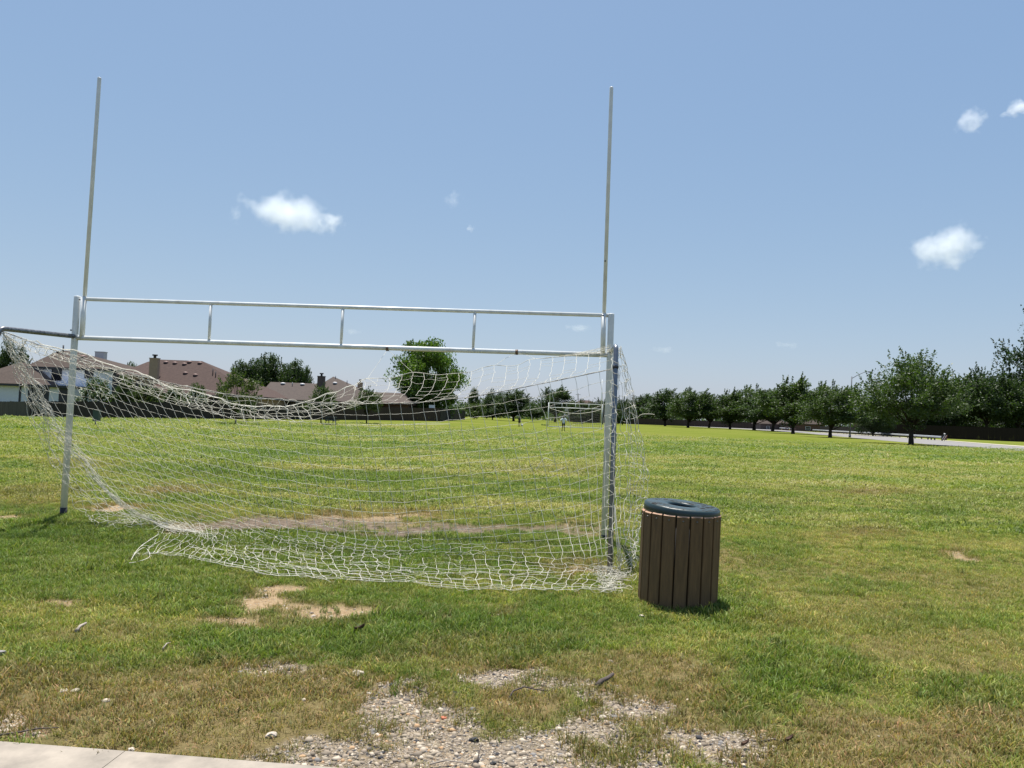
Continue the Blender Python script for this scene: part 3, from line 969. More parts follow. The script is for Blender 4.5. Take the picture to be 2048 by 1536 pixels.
def catmull(xs, P, q):
    """non uniform cubic through control points"""
    xs = np.asarray(xs, float); P = np.asarray(P, float)
    n = len(xs)
    T = np.zeros_like(P)
    for i in range(n):
        a_, b_ = max(i - 1, 0), min(i + 1, n - 1)
        T[i] = (P[b_] - P[a_]) / (xs[b_] - xs[a_])
    q = np.asarray(q, float)
    i = np.clip(np.searchsorted(xs, q, side='right') - 1, 0, n - 2)
    h = (xs[i + 1] - xs[i]); t = (q - xs[i]) / h
    t = t[:, None] if P.ndim == 2 else t.reshape(-1, *([1] * (P.ndim - 1)))
    h = h.reshape(t.shape)
    return (2 * t ** 3 - 3 * t ** 2 + 1) * P[i] + (t ** 3 - 2 * t ** 2 + t) * h * T[i] + (-2 * t ** 3 + 3 * t ** 2) * P[i + 1] + (t ** 3 - t ** 2) * h * T[i + 1]


def ctrl(px, py, d):
    if d == 'g':
        p = gp(px, py); return np.array([p.x, p.y, gz(p.x, p.y) + .040])
    return np.array(pd(px, py, d))


def grid_from(rows, cols, table, nr, nc):
    C = np.array([[ctrl(*c) for c in row] for row in table])     # (R,C,3)
    A_ = catmull(rows, C, np.linspace(rows[0], rows[-1], nr))
    A_ = catmull(cols, A_.transpose(1, 0, 2), np.linspace(cols[0], cols[-1], nc)).transpose(1, 0, 2)
    return A_                                                      # (nr,nc,3)


def strands(G, jit, cut=.02, slack=.012, seed=1, sub=3, cutrow=None):
    cr_ = cut if cutrow is None else cutrow
    q = np.random.default_rng(seed)
    nr, nc, _ = G.shape
    low = G[:, :, 2] < .16
    J = q.normal(0, 1, G.shape) * jit
    J[low] *= np.array([3.6, 4.2, 1.0])
    G = G + J
    G[:, :, 2] = np.maximum(G[:, :, 2], .022)
    polys = []

    def seg(p, r_, lowseg):
        m = q.normal(0, 1, 3) * slack * (3.2 if lowseg else 1)
        out = []
        for k in range(1, sub):
            t = k / sub
            out.append(p + (r_ - p) * t + m * math.sin(math.pi * t))
        return out

    def run(line, lw, cut=cut):
        cur = [line[0]]
        for k in range(len(line) - 1):
            if q.random() < cut:
                if len(cur) > 1: polys.append(cur)
                cur = [line[k + 1]]
                continue
            cur += seg(line[k], line[k + 1], lw[k]); cur.append(line[k + 1])
        if len(cur) > 1: polys.append(cur)
    for r_ in range(nr): run(G[r_], low[r_], cut if r_ in (0, nr - 1) else cr_)
    n_rows = len(polys)
    for c in range(nc): run(G[:, c], low[:, c])
    strands.rad = [.80] * n_rows + [1.08] * (len(polys) - n_rows)
    return polys, G


def cord_mesh(name, polys, r, mat, parent, n=4):
    V = []; Fc = []; base = 0; r0_ = r
    o_ = np.array(world_origin(parent))
    ring = [(math.cos(2 * math.pi * j / n), math.sin(2 * math.pi * j / n)) for j in range(n)]
    rad = getattr(strands, 'rad', None) if len(polys) > 12 else None
    if rad is not None and len(rad) != len(polys): rad = None
    for ip, P in enumerate(polys):
        r = r0_ * (rad[ip] if rad else 1)
        P = np.asarray(P) - o_
        k = len(P)
        if k < 2: continue
        T = np.gradient(P, axis=0); T /= np.maximum(np.linalg.norm(T, axis=1, keepdims=True), 1e-9)
        ref = np.where(np.abs(T[:, 1:2]) < .85, np.array([[0, 1.0, 0]]), np.array([[1.0, 0, 0]]))
        U = np.cross(T, ref); U /= np.maximum(np.linalg.norm(U, axis=1, keepdims=True), 1e-9)
        W = np.cross(T, U)
        for cs, sn in ring: V.append(P + (U * cs + W * sn) * r)
        for j in range(n):
            a_ = base + j * k; b_ = base + ((j + 1) % n) * k
            i = np.arange(k - 1)
            Fc.append(np.stack([a_ + i, b_ + i, b_ + i + 1, a_ + i + 1], -1))
        base += n * k
    me = np_mesh(name, np.concatenate(V), np.concatenate(Fc), mat, None, True)
    o = bpy.data.objects.new(name, me); COL.objects.link(o); o.parent = parent
    return o


# back panel
colsA = [0, 6, 14, 22, 33, 41, 49, 55]
rowsA = [0, 4, 8, 13, 17, 20, 24]
tabA = [
 [(8, 666, 9.17), (125, 706, 9.1), (275, 750, 9.02), (450, 788, 8.93), (709, 807, 8.82), (890, 799, 8.74), (1075, 769, 8.66), (1224, 738, 8.56)],
 [(45, 752, 9.17), (172, 778, 9.12), (318, 830, 9.05), (482, 868, 8.93), (722, 895, 8.78), (905, 885, 8.68), (1095, 861, 8.55), (1231, 826, 8.36)],
 [(88, 838, 9.2), (222, 866, 9.18), (366, 914, 9.12), (514, 950, 8.95), (738, 983, 8.74), (922, 972, 8.6), (1115, 950, 8.4), (1229, 918, 8.14)],
 [(160, 925, 9.3), (286, 962, 9.3), (422, 1013, 9.25), (542, 1048, 9.0), (752, 1080, 8.62), (940, 1075, 8.42), (1135, 1057, 8.15), (1226, 1035, 7.86)],
 [(238, 1008, 9.38), (336, 1030, 9.4), (448, 1066, 'g'), (546, 1090, 'g'), (748, 1117, 'g'), (946, 1119, 'g'), (1150, 1118, 7.85), (1226, 1108, 7.66)],
 [(320, 1058, 'g'), (380, 1068, 'g'), (440, 1096, 'g'), (540, 1120, 'g'), (752, 1140, 'g'), (950, 1148, 'g'), (1148, 1150, 'g'), (1236, 1152, 'g')],
 [(262, 1120, 'g'), (330, 1116, 'g'), (420, 1130, 'g'), (560, 1160, 'g'), (765, 1170, 'g'), (960, 1187, 'g'), (1120, 1188, 'g'), (1246, 1190, 'g')],
]
GA = grid_from(rowsA, colsA, tabA, 25, 56)
polys, GAj = strands(GA, .005, .018, .004, 11)
cord_mesh('back_panel', polys, .0021, M['net'], netr)
# doubled, wandering cords where the slack lies on the grass
extra = []
for k in range(20):
    c0 = int(RNG.integers(2, 40)); ln_ = int(RNG.integers(7, 22)); r0 = RNG.uniform(17, 23); line = []
    wob = 0
    for c in range(c0, min(55, c0 + ln_)):
        r_ = float(np.clip(r0 + wob, 16.5, 23.8)); wob += RNG.normal(0, .35); i_ = int(r_); f_ = r_ - i_
        p = GAj[i_, c] * (1 - f_) + GAj[i_ + 1, c] * f_ + np.array([RNG.normal(0, .03), RNG.normal(0, .02), .012])
        line.append(p)
    if len(line) > 3: extra.append(catmull(np.arange(len(line)), np.array(line), np.linspace(0, len(line) - 1, len(line) * 4)))
cord_mesh('slack_cord', extra, .0017, M['net'], netr)
# hem cord along the ground edge
hem = []
for c in range(56):
    p = GAj[24, c].copy(); p += RNG.normal(0, .012, 3) * np.array([1, 1, .3]); p[2] = max(p[2], .035); hem.append(p)
hem2 = [p + np.array([RNG.normal(0, .02), RNG.normal(.03, .02), .01]) for p in hem]
cord_mesh('hem_cord', [hem, hem2], .0021, M['net'], netr, 5)
# left end gathered cords
gath = []
q = np.random.default_rng(5)
for k in range(14):
    off = q.normal(0, .022, 3)
    line = [np.array(pd(6, 666, 9.17))]
    for r_ in range(1, 21):
        p = GA[r_, 0] + off * min(1, r_ / 5) + q.normal(0, .013, 3) + (GA[r_, 1] - GA[r_, 0]) * q.uniform(0, 1.5) * (1 if r_ < 14 else .5)
        p[2] = max(p[2], .04); line.append(p)
    line += [np.array(gp(372 + q.uniform(-20, 50), 1070 + q.uniform(-3, 6))) + np.array([0, 0, .05])]
    gath.append(catmull(np.arange(len(line)), np.array(line), np.linspace(0, len(line) - 1, 60)))
cord_mesh('gathered_edge', gath, .0022, M['net'], netr)
# loose left side panel
tabL = [
 [(3, 664, 9.2), (6, 666, 9.18), (10, 668, 9.17)],
 [(30, 748, 9.2), (42, 752, 9.18), (60, 758, 9.17)],
 [(70, 850, 9.25), (84, 848, 9.22), (104, 846, 9.2)],
 [(105, 930, 9.4), (132, 932, 9.36), (165, 932, 9.34)],
 [(150, 1005, 9.55), (196, 1010, 9.5), (244, 1014, 9.4)],
 [(188, 1054, 'g'), (262, 1056, 'g'), (345, 1066, 'g')],
]
GL = grid_from([0, 5, 10, 15, 20, 24], [0, 5, 10], tabL, 25, 9)
polys, _ = strands(GL, .016, .06, .014, 12)
cord_mesh('side_panel', polys, .0024, M['net'], netr)
# top panel, torn half folded over the rope
tabT = [
 [(8, 666, 9.17), (125, 706, 9.1), (275, 750, 9.02), (450, 788, 8.93), (600, 803, 8.86), (735, 807, 8.8)],
 [(10, 672, 9.2), (130, 716, 9.15), (290, 768, 9.08), (440, 806, 9.0), (590, 822, 8.92), (725, 806, 8.84)],
 [(14, 682, 9.25), (140, 728, 9.22), (300, 790, 9.16), (470, 836, 9.08), (610, 841, 9.02), (722, 806, 8.92)],
 [(16, 676, 9.32), (150, 716, 9.34), (315, 772, 9.3), (468, 820, 9.22), (600, 824, 9.18), (712, 790, 9.05)],
 [(20, 670, 9.36), (160, 708, 9.42), (300, 757, 9.38), (476, 808, 9.34), (590, 809, 9.3), (709, 770, 9.2)],
]
GT = grid_from([0, 2, 4, 6, 8], [0, 8, 16, 25, 32, 38], tabT, 9, 39)
for i in range(9): GT[i] += (np.sin(np.arange(39) * .9 + i * 1.7)[:, None] * np.array([[.03, 0, .012]])) + np.array([.05 * math.sin(i * .8), 0, 0])
polys, GTj = strands(GT, .008, .05, .007, 13)
cord_mesh('torn_top_panel', polys, .0024, M['net'], netr)
edge = catmull(np.arange(39), GTj[8], np.linspace(3, 38, 120))
cord_mesh('thick_cord', [edge + RNG.normal(0, .002, edge.shape), edge + np.array([0, .008, .006])], .0040, M['net'], netr, 5)
# top panel, right half
top = [(709, 770, 9.2), (735, 758, 9.5), (775, 757, 9.75), (826, 745, 9.9), (865, 750, 9.9), (900, 748, 9.92), (945, 742, 9.92), (993, 729, 9.92), (1022, 734, 9.88), (1070, 717, 9.9), (1100, 716, 9.85), (1150, 710, 9.75), (1222, 694, 9.5)]
cT = [0, 1.2, 2.8, 5, 6.7, 8.2, 10.1, 12.2, 13.4, 15.5, 16.8, 18.9, 22]
bot = [(690, 808), (708, 807), (735, 807), (780, 807), (815, 807), (855, 804), (905, 798), (965, 790), (1005, 782), (1050, 774), (1082, 768), (1135, 757), (1224, 738)]
def ropeD(x): return float(np.interp(x, [8, 709, 1224], [9.17, 8.82, 8.56]))
tabR = [[], [], [], []]
for (x0, y0, d0), (x1, y1) in zip(top, bot):
    d1 = ropeD(x1)
    tabR[0].append((x0, y0, d0))
    tabR[1].append((x0 + .10 * (x1 - x0) + 2, y0 + .30 * (y1 - y0), d0 + (d1 - d0) * .36))
    tabR[2].append((x0 + .42 * (x1 - x0) + 2, y0 + .72 * (y1 - y0), d0 + (d1 - d0) * .70))
    tabR[3].append((x1, y1, d1))
GR = grid_from([0, 3, 6, 9], cT, tabR, 10, 23)
polys, GRj = strands(GR, .005, .04, .006, 14, 3, .5)
cord_mesh('top_panel', polys, .0019, M['net'], netr)
edge = catmull(np.arange(23), GRj[0], np.linspace(0, 22, 90))
cord_mesh('edge_cord', [edge], .0032, M['net'], netr, 5)
# ties to the crossbar and loose strings
t1 = np.array(on_goal(775, 699)); t2 = np.array(on_goal(1033.5, 707)); t3 = np.array(on_goal(1212, 706))
ties = [[t1, np.array(pd(800, 722, 10.1)), np.array(pd(826, 745, 9.9))], [t1, np.array(pd(756, 727, 10.0)), np.array(pd(735, 757, 9.5))],
        [t2, np.array(pd(1012, 716, 10.1)), np.array(pd(993, 729, 9.92))], [t2, np.array(pd(1050, 709, 10.1)), np.array(pd(1070, 717, 9.9))],
        [np.array(pd(735, 757, 9.5)), np.array(pd(750, 766, 9.3)), np.array(pd(749, 768, 9.25))], [np.array(pd(733, 757, 9.5)), np.array(pd(722, 764, 9.4)), np.array(pd(718, 768, 9.4))]]
for k in range(9):      # gathering at the right top corner
    ties.append([np.array(pd(1090 + 12 * k, 716 - k * 1.5 + q.normal(0, 1.5), 9.8)), np.array(pd(1165 + 5 * k, 706 + q.normal(0, 2), 9.6)), np.array(pd(1222, 696 + q.normal(0, 5), 9.0 + q.normal(0, .2)))])
for t_ in ties: cord_mesh('tie_string', [t_], .0020, M['net'], netr)
# right side panel, bulging outwards
tabS = [
 [(1228, 700, 8.66), (1237, 696, 8.72), (1240, 698, 9.0), (1236, 702, 9.3)],
 [(1222, 770, 8.5), (1246, 760, 8.66), (1258, 752, 8.95), (1248, 756, 9.3)],
 [(1222, 850, 8.3), (1256, 850, 8.5), (1276, 842, 8.9), (1254, 838, 9.35)],
 [(1230, 930, 8.1), (1268, 935, 8.35), (1294, 940, 8.8), (1258, 925, 9.35)],
 [(1230, 1010, 7.9), (1262, 1015, 8.2), (1290, 1006, 8.7), (1254, 1000, 9.3)],
 [(1232, 1085, 7.72), (1258, 1085, 8.0), (1276, 1075, 8.5), (1248, 1064, 9.0)],
 [(1236, 1142, 'g'), (1254, 1140, 'g'), (1268, 1136, 'g'), (1262, 1122, 'g')],
]
GS = grid_from([0, 4, 8, 12, 16, 20, 24], [0, 4, 8, 12], tabS, 23, 11)
polys, _ = strands(GS, .012, .10, .014, 15, 4)
cord_mesh('side_panel', polys, .0024, M['net'], netr)
# lacing round the pole, seam cord and heap at its foot
lace = []
for k in range(160):
    t = k / 159; c = np.array(on_pole(.02 + .93 * t)); an = t * 17 * 2 * math.pi
    rr = .036 + .018 * (math.sin(an * .5) ** 2) + q.normal(0, .002)
    lace.append(c + np.array([math.cos(an) * rr, math.sin(an) * rr, q.normal(0, .006)]))
cord_mesh('lacing', [lace], .0025, M['net'], netr)
seams = []
for s_ in (0, 1, 2):
    line = [np.array(pd(x_ + s_ * 1.5 + q.normal(0, 1.2), y_, d_)) for x_, y_, d_ in ((1226, 1010, 7.78), (1232, 1050, 7.70), (1236, 1090, 7.62), (1239, 1120, 7.58), (1237, 1140, 7.6))]
    line.append(np.array(gp(1228 + 6 * s_, 1160)) + np.array([0, 0, .05])); line.append(np.array(gp(1215, 1186)) + np.array([0, 0, .05]))
    seams.append(catmull(np.arange(len(line)), np.array(line), np.linspace(0, len(line) - 1, 30)))
cord_mesh('seam_cord', seams, .0032, M['net'], netr)
heap = []
for k in range(24):
    c = np.array(gp(q.uniform(1200, 1252), q.uniform(1146, 1194))); c[2] = .05
    a0 = q.uniform(0, 6.28); R_ = q.uniform(.04, .13); line = []
    for j in range(16):
        a_ = a0 + j * q.uniform(.2, .55); line.append(c + np.array([math.cos(a_) * R_, math.sin(a_) * R_ * .8, abs(q.normal(.02, .02))]) + q.normal(0, .006, 3))
    heap.append(line)
cord_mesh('crumpled_cord', heap, .0019, M['net'], netr)
heap = []
for k in range(26):     # crumpled cords along the gathered left foot
    x0 = q.uniform(200, 400); c0 = np.array(gp(x0, 1048 + (x0 - 200) * .12 + q.normal(0, 5))); line = []
    for j in range(8):
        line.append(c0 + np.array([j * .045, q.normal(0, .04), .05 + abs(q.normal(0, .03))]))
    heap.append(line)
cord_mesh('crumpled_cord', heap, .0019, M['net'], netr)
loose = [[pd(1272, 850, 8.85), pd(1274, 838, 8.8), pd(1283, 829, 8.75), pd(1300, 828, 8.7), pd(1309, 829, 8.7)], [pd(1266, 805, 8.8), pd(1268, 812, 8.75), pd(1271, 817, 8.7)], [pd(1230, 820, 8.25), pd(1233, 826, 8.2), pd(1236, 830, 8.2)],
         [pd(1105, 922, 8.4), pd(1090, 916, 8.4), pd(1080, 927, 8.4), pd(1072, 940, 8.42)], [pd(1130, 935, 8.35), pd(1108, 943, 8.38), pd(1098, 944, 8.4)],
         [gp(262, 1120, .06), gp(272, 1105, .08), gp(290, 1095, .07), gp(300, 1112, .06), gp(280, 1122, .06), gp(258, 1126, .05)], [gp(318, 1068, .06), gp(300, 1080, .07), gp(282, 1092, .06), gp(268, 1108, .06)]]
loose = [catmull(np.arange(len(l)), np.array([np.array(p) for p in l]), np.linspace(0, len(l) - 1, 18)) for l in loose]
for l_ in loose: cord_mesh('loose_strand', [l_], .0028, M['net'], netr)
# the dark support rope
rp = [(3, 662), (115, 703), (230, 738), (330, 764), (430, 784), (500, 795), (640, 806), (734, 807), (820, 806), (900, 798), (960, 791), (1100, 764), (1226, 738)]
rope_pts = np.array([np.array(pd(x_, y_, ropeD(x_) + .015)) for x_, y_ in rp])
cord_mesh('support_rope', [catmull(np.arange(len(rp)), rope_pts, np.linspace(0, len(rp) - 1, 120))], .0042, M['rope'], netr, 6)

# ------------------------------------------------------------------ litter bin
bc = gp(1357, 1201)
fr = gp(1357, 1222)
bc = Vector((fr.x * 1.052 - .012, fr.y + .35, 0)); bc.z = -.01
bin_ = empty('litter_bin', bc, 'round litter bin of vertical brown slats with a teal lid, beside the goal', 'litter bin')
BR, BH, NS = .345, .812, 18
mb = MB()
for k in range(NS):
    a_ = 2 * math.pi * (k + .38) / NS - math.pi / 2
    wd = 2 * math.pi * BR / NS * .875; th = .030
    R_ = Matrix.Rotation(a_, 3, 'Z')
    hz = BH + RNG.normal(0, .0025)
    def v(r_, t_, z_): return R_ @ Vector((r_, t_, z_))
    h2 = wd / 2; ch = .010; bv = .004
    outer, inner = BR, BR - th
    ring0 = [v(inner, -h2, 0), v(outer - bv, -h2, 0), v(outer, -h2 + bv, 0), v(outer, h2 - bv, 0), v(outer - bv, h2, 0), v(inner, h2, 0)]
    ring1 = [p + Vector((0, 0, hz - ch)) for p in ring0]
    top_ = [v(inner, -h2, hz), v(outer - ch, -h2 + .002, hz), v(outer - ch - .001, -h2 + bv + .002, hz), v(outer - ch - .001, h2 - bv - .002, hz), v(outer - ch, h2 - .002, hz), v(inner, h2, hz)]
    b0 = len(mb.v); mb.v += [tuple(p) for p in ring0 + ring1 + top_]
    for j in range(6):
        mb.f.append((b0 + j, b0 + (j + 1) % 6, b0 + 6 + (j + 1) % 6, b0 + 6 + j)); mb.m.append(0); mb.sm.append(False)
        mb.f.append((b0 + 6 + j, b0 + 6 + (j + 1) % 6, b0 + 12 + (j + 1) % 6, b0 + 12 + j)); mb.m.append(1); mb.sm.append(False)
    mb.f.append(tuple(b0 + 12 + j for j in range(6))); mb.m.append(1); mb.sm.append(False)
body = mb.build('slatted_body', [M['slat'], M['slat_end']], bin_, True)
for k in range(NS):
    a_ = 2 * math.pi * (k + .38) / NS - math.pi / 2
    mb = MB()
    d_ = Vector((math.cos(a_), math.sin(a_), 0))
    mb.tube([d_ * (BR - .004) + Vector((0, 0, BH - .045)), d_ * (BR + .003) + Vector((0, 0, BH - .045)), d_ * (BR + .005) + Vector((0, 0, BH - .045))], [.0085, .0085, .004], 10)
    mb.build('bolt', M['bolt'], body, True)
mb = MB()
mb.lathe([(.0, .03), (BR - .045, .03), (BR - .034, .04), (BR - .034, BH - .015), (BR - .06, BH - .02)], (0, 0, 0))
mb.build('liner', M['liner'], bin_, True)
mb = MB()
mb.lathe([(.320, BH - .03), (.333, BH - .02), (.336, BH + .02), (.333, BH + .046), (.322, BH + .058), (.30, BH + .062), (.17, BH + .062), (.136, BH + .058), (.124, BH + .05), (.121, BH + .035)], (0, 0, 0), 72)
lid = mb.build('lid', M['lid'], bin_, True)
mb = MB(); mb.lathe([(.121, BH + .036), (.120, BH + .02), (.120, BH - .09), (.16, BH - .12)], (0, 0, 0), 48); mb.build('opening', M['liner'], lid, True)  # wall of the hole painted black for the shade inside the bin
lid.rotation_euler = (math.radians(1.9), math.radians(3.0), 0)
lid.location = (-.040, .028, .004)
bin_.rotation_euler = (math.radians(.8), math.radians(.9), .05)

# ------------------------------------------------------------------ trees
def leaf_cloud(C_, size, tints, up=.3, q=None, elong=.6):
    n = len(C_)
    nrm_ = q.normal(0, 1, (n, 3)); nrm_[:, 2] += up * 2; nrm_ /= np.linalg.norm(nrm_, axis=1, keepdims=True)
    ref = q.normal(0, 1, (n, 3))
    t = np.cross(nrm_, ref); t /= np.linalg.norm(t, axis=1, keepdims=True)
    b = np.cross(nrm_, t)
    s = size * q.uniform(.6, 1.35, (n, 1))
    V = np.stack([C_ - t * s * .55, C_ - b * s * elong * .5 + t * s * .05, C_ + t * s * .55, C_ + b * s * elong * .5 + t * s * .05], 1)
    return V.reshape(-1, 3), np.arange(n * 4).reshape(n, 4), np.repeat(tints, 4, 0)


def make_tree(seed, H=9.0, R=3.2, base=2.0, clumps=70, per=150, leaf=.24, sweep=.25, spiky=.5, trunk=.2, col=((.030, .056, .014), (.055, .085, .020)), flat=1.0, open_=.0, bark='trunk'):
    q = np.random.default_rng(seed)
    cz = base + (H - base) * .48; rz = (H - base) * .52
    mb = MB()
    lean = q.normal(0, .12, 2)
    tr = [Vector((0, 0, -.3)), Vector((lean[0] * .2, lean[1] * .2, base * .5)), Vector((lean[0] * .6, lean[1] * .6, base)), Vector((lean[0], lean[1], cz)), Vector((lean[0] * 1.3 + sweep * .3, lean[1], H * .8))]
    mb.tube([Vector((0, 0, -.3)), Vector((0, 0, .05))] + tr[1:], [trunk * 1.6, trunk * 1.25, trunk, trunk * .9, trunk * .55, trunk * .15], 9)
    pts_ = []; tin = []
    c0, c1 = np.array(col[0]), np.array(col[1])
    centres = []
    for k in range(clumps):
        u = q.normal(0, 1, 3); u /= np.linalg.norm(u)
        rad = q.uniform(.35, 1.0) ** .55
        lump = 1 + .22 * math.sin(3 * math.atan2(u[1], u[0]) + seed) + .12 * math.sin(5 * u[2] + seed * 2) + q.normal(0, .09)
        if u[2] < -.55: u[2] *= .75
        c = np.array([u[0] * R * rad * lump, u[1] * R * rad * lump, cz + u[2] * rz * rad * lump * flat])
        # crown narrower at top
        tz = np.clip((c[2] - base) / (H - base), 0, 1)
        c[:2] *= 1.12 - .42 * tz ** 2
        c[0] += sweep * R * .35 * tz
        c[2] = max(c[2], base * .85 + .15 * abs(q.normal()))
        if open_ and q.random() < open_ and rad > .7: continue
        centres.append(c)
        cr = R * q.uniform(.19, .36)
        n = int(per * q.uniform(.75, 1.5))
        g = q.normal(0, 1, (n, 3)); g /= np.linalg.norm(g, axis=1, keepdims=True); g *= (q.random((n, 1)) ** .5) * cr * np.array([1.15, 1.15, .72])
        g[:, 0] += g[:, 2] * sweep
        P = c + g
        tv = q.uniform(0, 1) * .6 + .4 * q.random((n, 1))
        pts_.append(P); tin.append(c0 * (1 - tv) + c1 * tv)
        if q.random() < spiky * 1.1 and rad > .55:            # shoots that break the outline
            for s in range(q.integers(2, 5)):
                d = u * .6 + np.array([sweep * 1.2, 0, .75]) + q.normal(0, .3, 3); d /= np.linalg.norm(d)
                L = R * q.uniform(.22, .46); m_ = int(per * .16)
                tt = q.random((m_, 1))
                pts_.append(c + d * cr * .5 + d * L * tt + q.normal(0, .055 * R * .5, (m_, 3)) * (1.15 - tt))
                tin.append((c0 * .5 + c1 * .5) * q.uniform(.85, 1.3, (m_, 1)))
    # limbs
    for c in centres[::max(1, len(centres) // 16)]:
        s0 = Vector((lean[0] * .6, lean[1] * .6, base * q.uniform(.75, 1.15)))
        e_ = Vector(c); m_ = s0.lerp(e_, .5) + Vector((0, 0, .12 * R))
        mb.tube([s0, m_, e_], [trunk * .5, trunk * .28, trunk * .06], 6)
    P = np.concatenate(pts_); T_ = np.concatenate(tin)
    V, Fc, Cc = leaf_cloud(P, leaf, T_, .35, q)
    crown = np_mesh('crown', V, Fc, M['leaf'], Cc)
    tro = mb.build('trunk', M[bark]); tm = tro.data
    bpy.data.objects.remove(tro)
    return dict(crown=crown, trunk=tm, H=H, R=R)


DK = ((.026, .046, .015), (.052, .082, .024))
MD = ((.034, .058, .015), (.068, .102, .026))
YG = ((.048, .072, .017), (.088, .118, .030))
BRT = ((.042, .082, .013), (.115, .180, .028))
TPL = {
 'oak': make_tree(1, 10, 5.4, 2.3, 90, 215, .25, .12, .7, .24, MD, 1.0, .12),
 'elm1': make_tree(2, 9, 3.9, 1.7, 84, 250, .24, .30, .75, .22, MD),
 'elm2': make_tree(3, 9, 3.6, 1.6, 78, 250, .24, .34, .75, .20, DK),
 'elm3': make_tree(4, 9, 3.9, 1.5, 88, 250, .25, .22, .7, .20, MD),
 'round': make_tree(5, 9, 4.0, 1.4, 88, 250, .26, .10, .35, .22, DK),
 'bright': make_tree(6, 13, 6.6, 1.2, 150, 210, .44, .03, .05, .32, BRT, 1.05),
 'young': make_tree(7, 6, 2.3, 1.5, 46, 120, .19, .08, .6, .09, YG, 1.0, .15),
 'young_dark': make_tree(8, 6, 2.2, 1.6, 46, 140, .18, .1, .6, .10, MD, 1.0, .1),
 'mass': make_tree(9, 11, 5.6, .8, 115, 230, .34, .22, .4, .25, DK),
 'high': make_tree(13, 11, 5.6, 3.1, 115, 230, .33, .22, .6, .25, DK),
 'tall': make_tree(10, 17, 6.0, 2.0, 130, 150, .34, .10, .9, .35, ((.018, .036, .014), (.036, .062, .022)), 1.0, .15),
 'shrub': make_tree(11, 3.4, 1.9, .15, 50, 150, .17, .05, .25, .06, MD),
 'shrub_y': make_tree(12, 3.4, 1.9, .15, 50, 150, .17, .05, .25, .06, YG),
}


def tree(tpl, px, py, top_y, hw, label, depth=None, name='tree', group='trees around the field', rz=None, cat='tree', sink=0):
    """base pixel, pixel of top, half crown width in px"""
    t = TPL[tpl]
    if depth is None:
        p = gp(px, py); d = p.y
    else:
        d = depth; x_ = pd(px, py, d); p = Vector((x_.x, d, float(terrain(x_.x, d))))
    topz = pd(px, top_y, d).z
    H = topz - p.z
    R = hw / F * d
    r_ = empty(name, p, label, cat, group, 0)
    r_.scale = (R / t['R'] * .93, R / t['R'] * .93, H / t['H'] * .97)
    r_.rotation_euler = (0, 0, (rz if rz is not None else random.uniform(-.5, .5)))
    for nm in ('trunk', 'crown'):
        o = bpy.data.objects.new(nm, t[nm]); COL.objects.link(o); o.parent = r_
    return r_


G_ROW = 'trees in the row along the road'
tree('oak', 1822, 889, 726, 104, 'broad open oak on the lawn in front of the steel guardrail', group=G_ROW, rz=0)
tree('elm1', 1660, 875, 775, 62, 'dark rounded tree with bare trunk just left of the street lamp', group=G_ROW, rz=.1)
tree('elm3', 1586, 867.5, 764, 64, 'tallest tree of the row, second to the left of the street lamp', group=G_ROW)
tree('elm2', 1545, 863, 782, 56, 'third tree to the left of the street lamp, partly behind the tallest', group=G_ROW)
tree('elm1', 1508, 860.5, 780, 58, 'fourth tree to the left of the street lamp in the row', group=G_ROW)
tree('elm3', 1460, 858.7, 787, 46, 'fifth tree to the left of the street lamp in the row', group=G_ROW)
tree('elm2', 1418, 855.8, 791, 40, 'narrow tree, sixth to the left of the street lamp', group=G_ROW)
tree('elm1', 1376, 855.6, 784, 46, 'seventh tree to the left of the street lamp in the row', group=G_ROW)
tree('round', 1330, 852.3, 784, 42, 'dense low-crowned tree second from the goal end of the row', group=G_ROW)
tree('round', 1286, 848.5, 793, 36, 'dark tree just right of the bulging net side', group=G_ROW)
G_BACK = 'trees behind the right hand fence'
tree('mass', 1746, 868, 800, 36, 'dark tree behind the guardrail between the lamp and the broad oak', 175, group=G_BACK)
tree('high', 1905, 872, 762, 56, 'dark dense tree behind the fence right of the broad oak', 186, group=G_BACK)
tree('high', 1972, 874, 750, 60, 'dark dense tree overhanging the right hand fence', 182, group=G_BACK, rz=1.6)
tree('high', 2040, 876, 765, 54, 'dark tree under the tall tree at the right photo edge', 178, group=G_BACK, rz=3)
tree('tall', 2118, 878, 622, 86, 'tall thin-leaved tree cut off by the right edge of the photo', 185, group=G_BACK)
tree('mass', 1925, 872, 806, 62, 'low dark thicket tree right behind the fence beside the hazard board', 200, group=G_BACK, rz=1)
tree('mass', 2015, 876, 808, 64, 'low dark thicket tree under the two overhanging trees', 200, group=G_BACK, rz=2.2)
tree('mass', 1850, 870, 800, 44, 'low dark tree directly behind the broad oak', 190, group=G_BACK, rz=2)
tree('mass', 1790, 868, 808, 40, 'low dark tree behind the guardrail left of the oak trunk', 200, group=G_BACK, rz=2.4)
G_MID = 'trees beyond the far goal'
tree('elm2', 1110, 844.5, 775, 40, 'leafy tree standing right behind the far goal', group=G_MID)
tree('round', 1027, 842.5, 785, 46, 'wide dark tree left of the far goal near the child', group=G_MID)
tree('mass', 985, 838, 789, 28, 'pale green tree between the fence end and the child', 190, group=G_MID)
tree('shrub_y', 948, 837, 806, 22, 'light green bush at the end of the dark wooden fence', 172, 'bush', G_MID, cat='bush')
tree('round', 946, 836, 780, 13, 'small tree top showing above the bush by the fence end', 230, group=G_MID)
tree('mass', 1165, 841, 807, 34, 'dark tree behind the crossbar of the far goal', 240, group=G_MID)
tree('mass', 1205, 842, 806, 34, 'dark tree behind the near right goal post', 240, group=G_MID, rz=2)
tree('round', 1065, 839, 812, 18, 'low tree between the far goal and the wide dark tree', 235, group=G_MID)
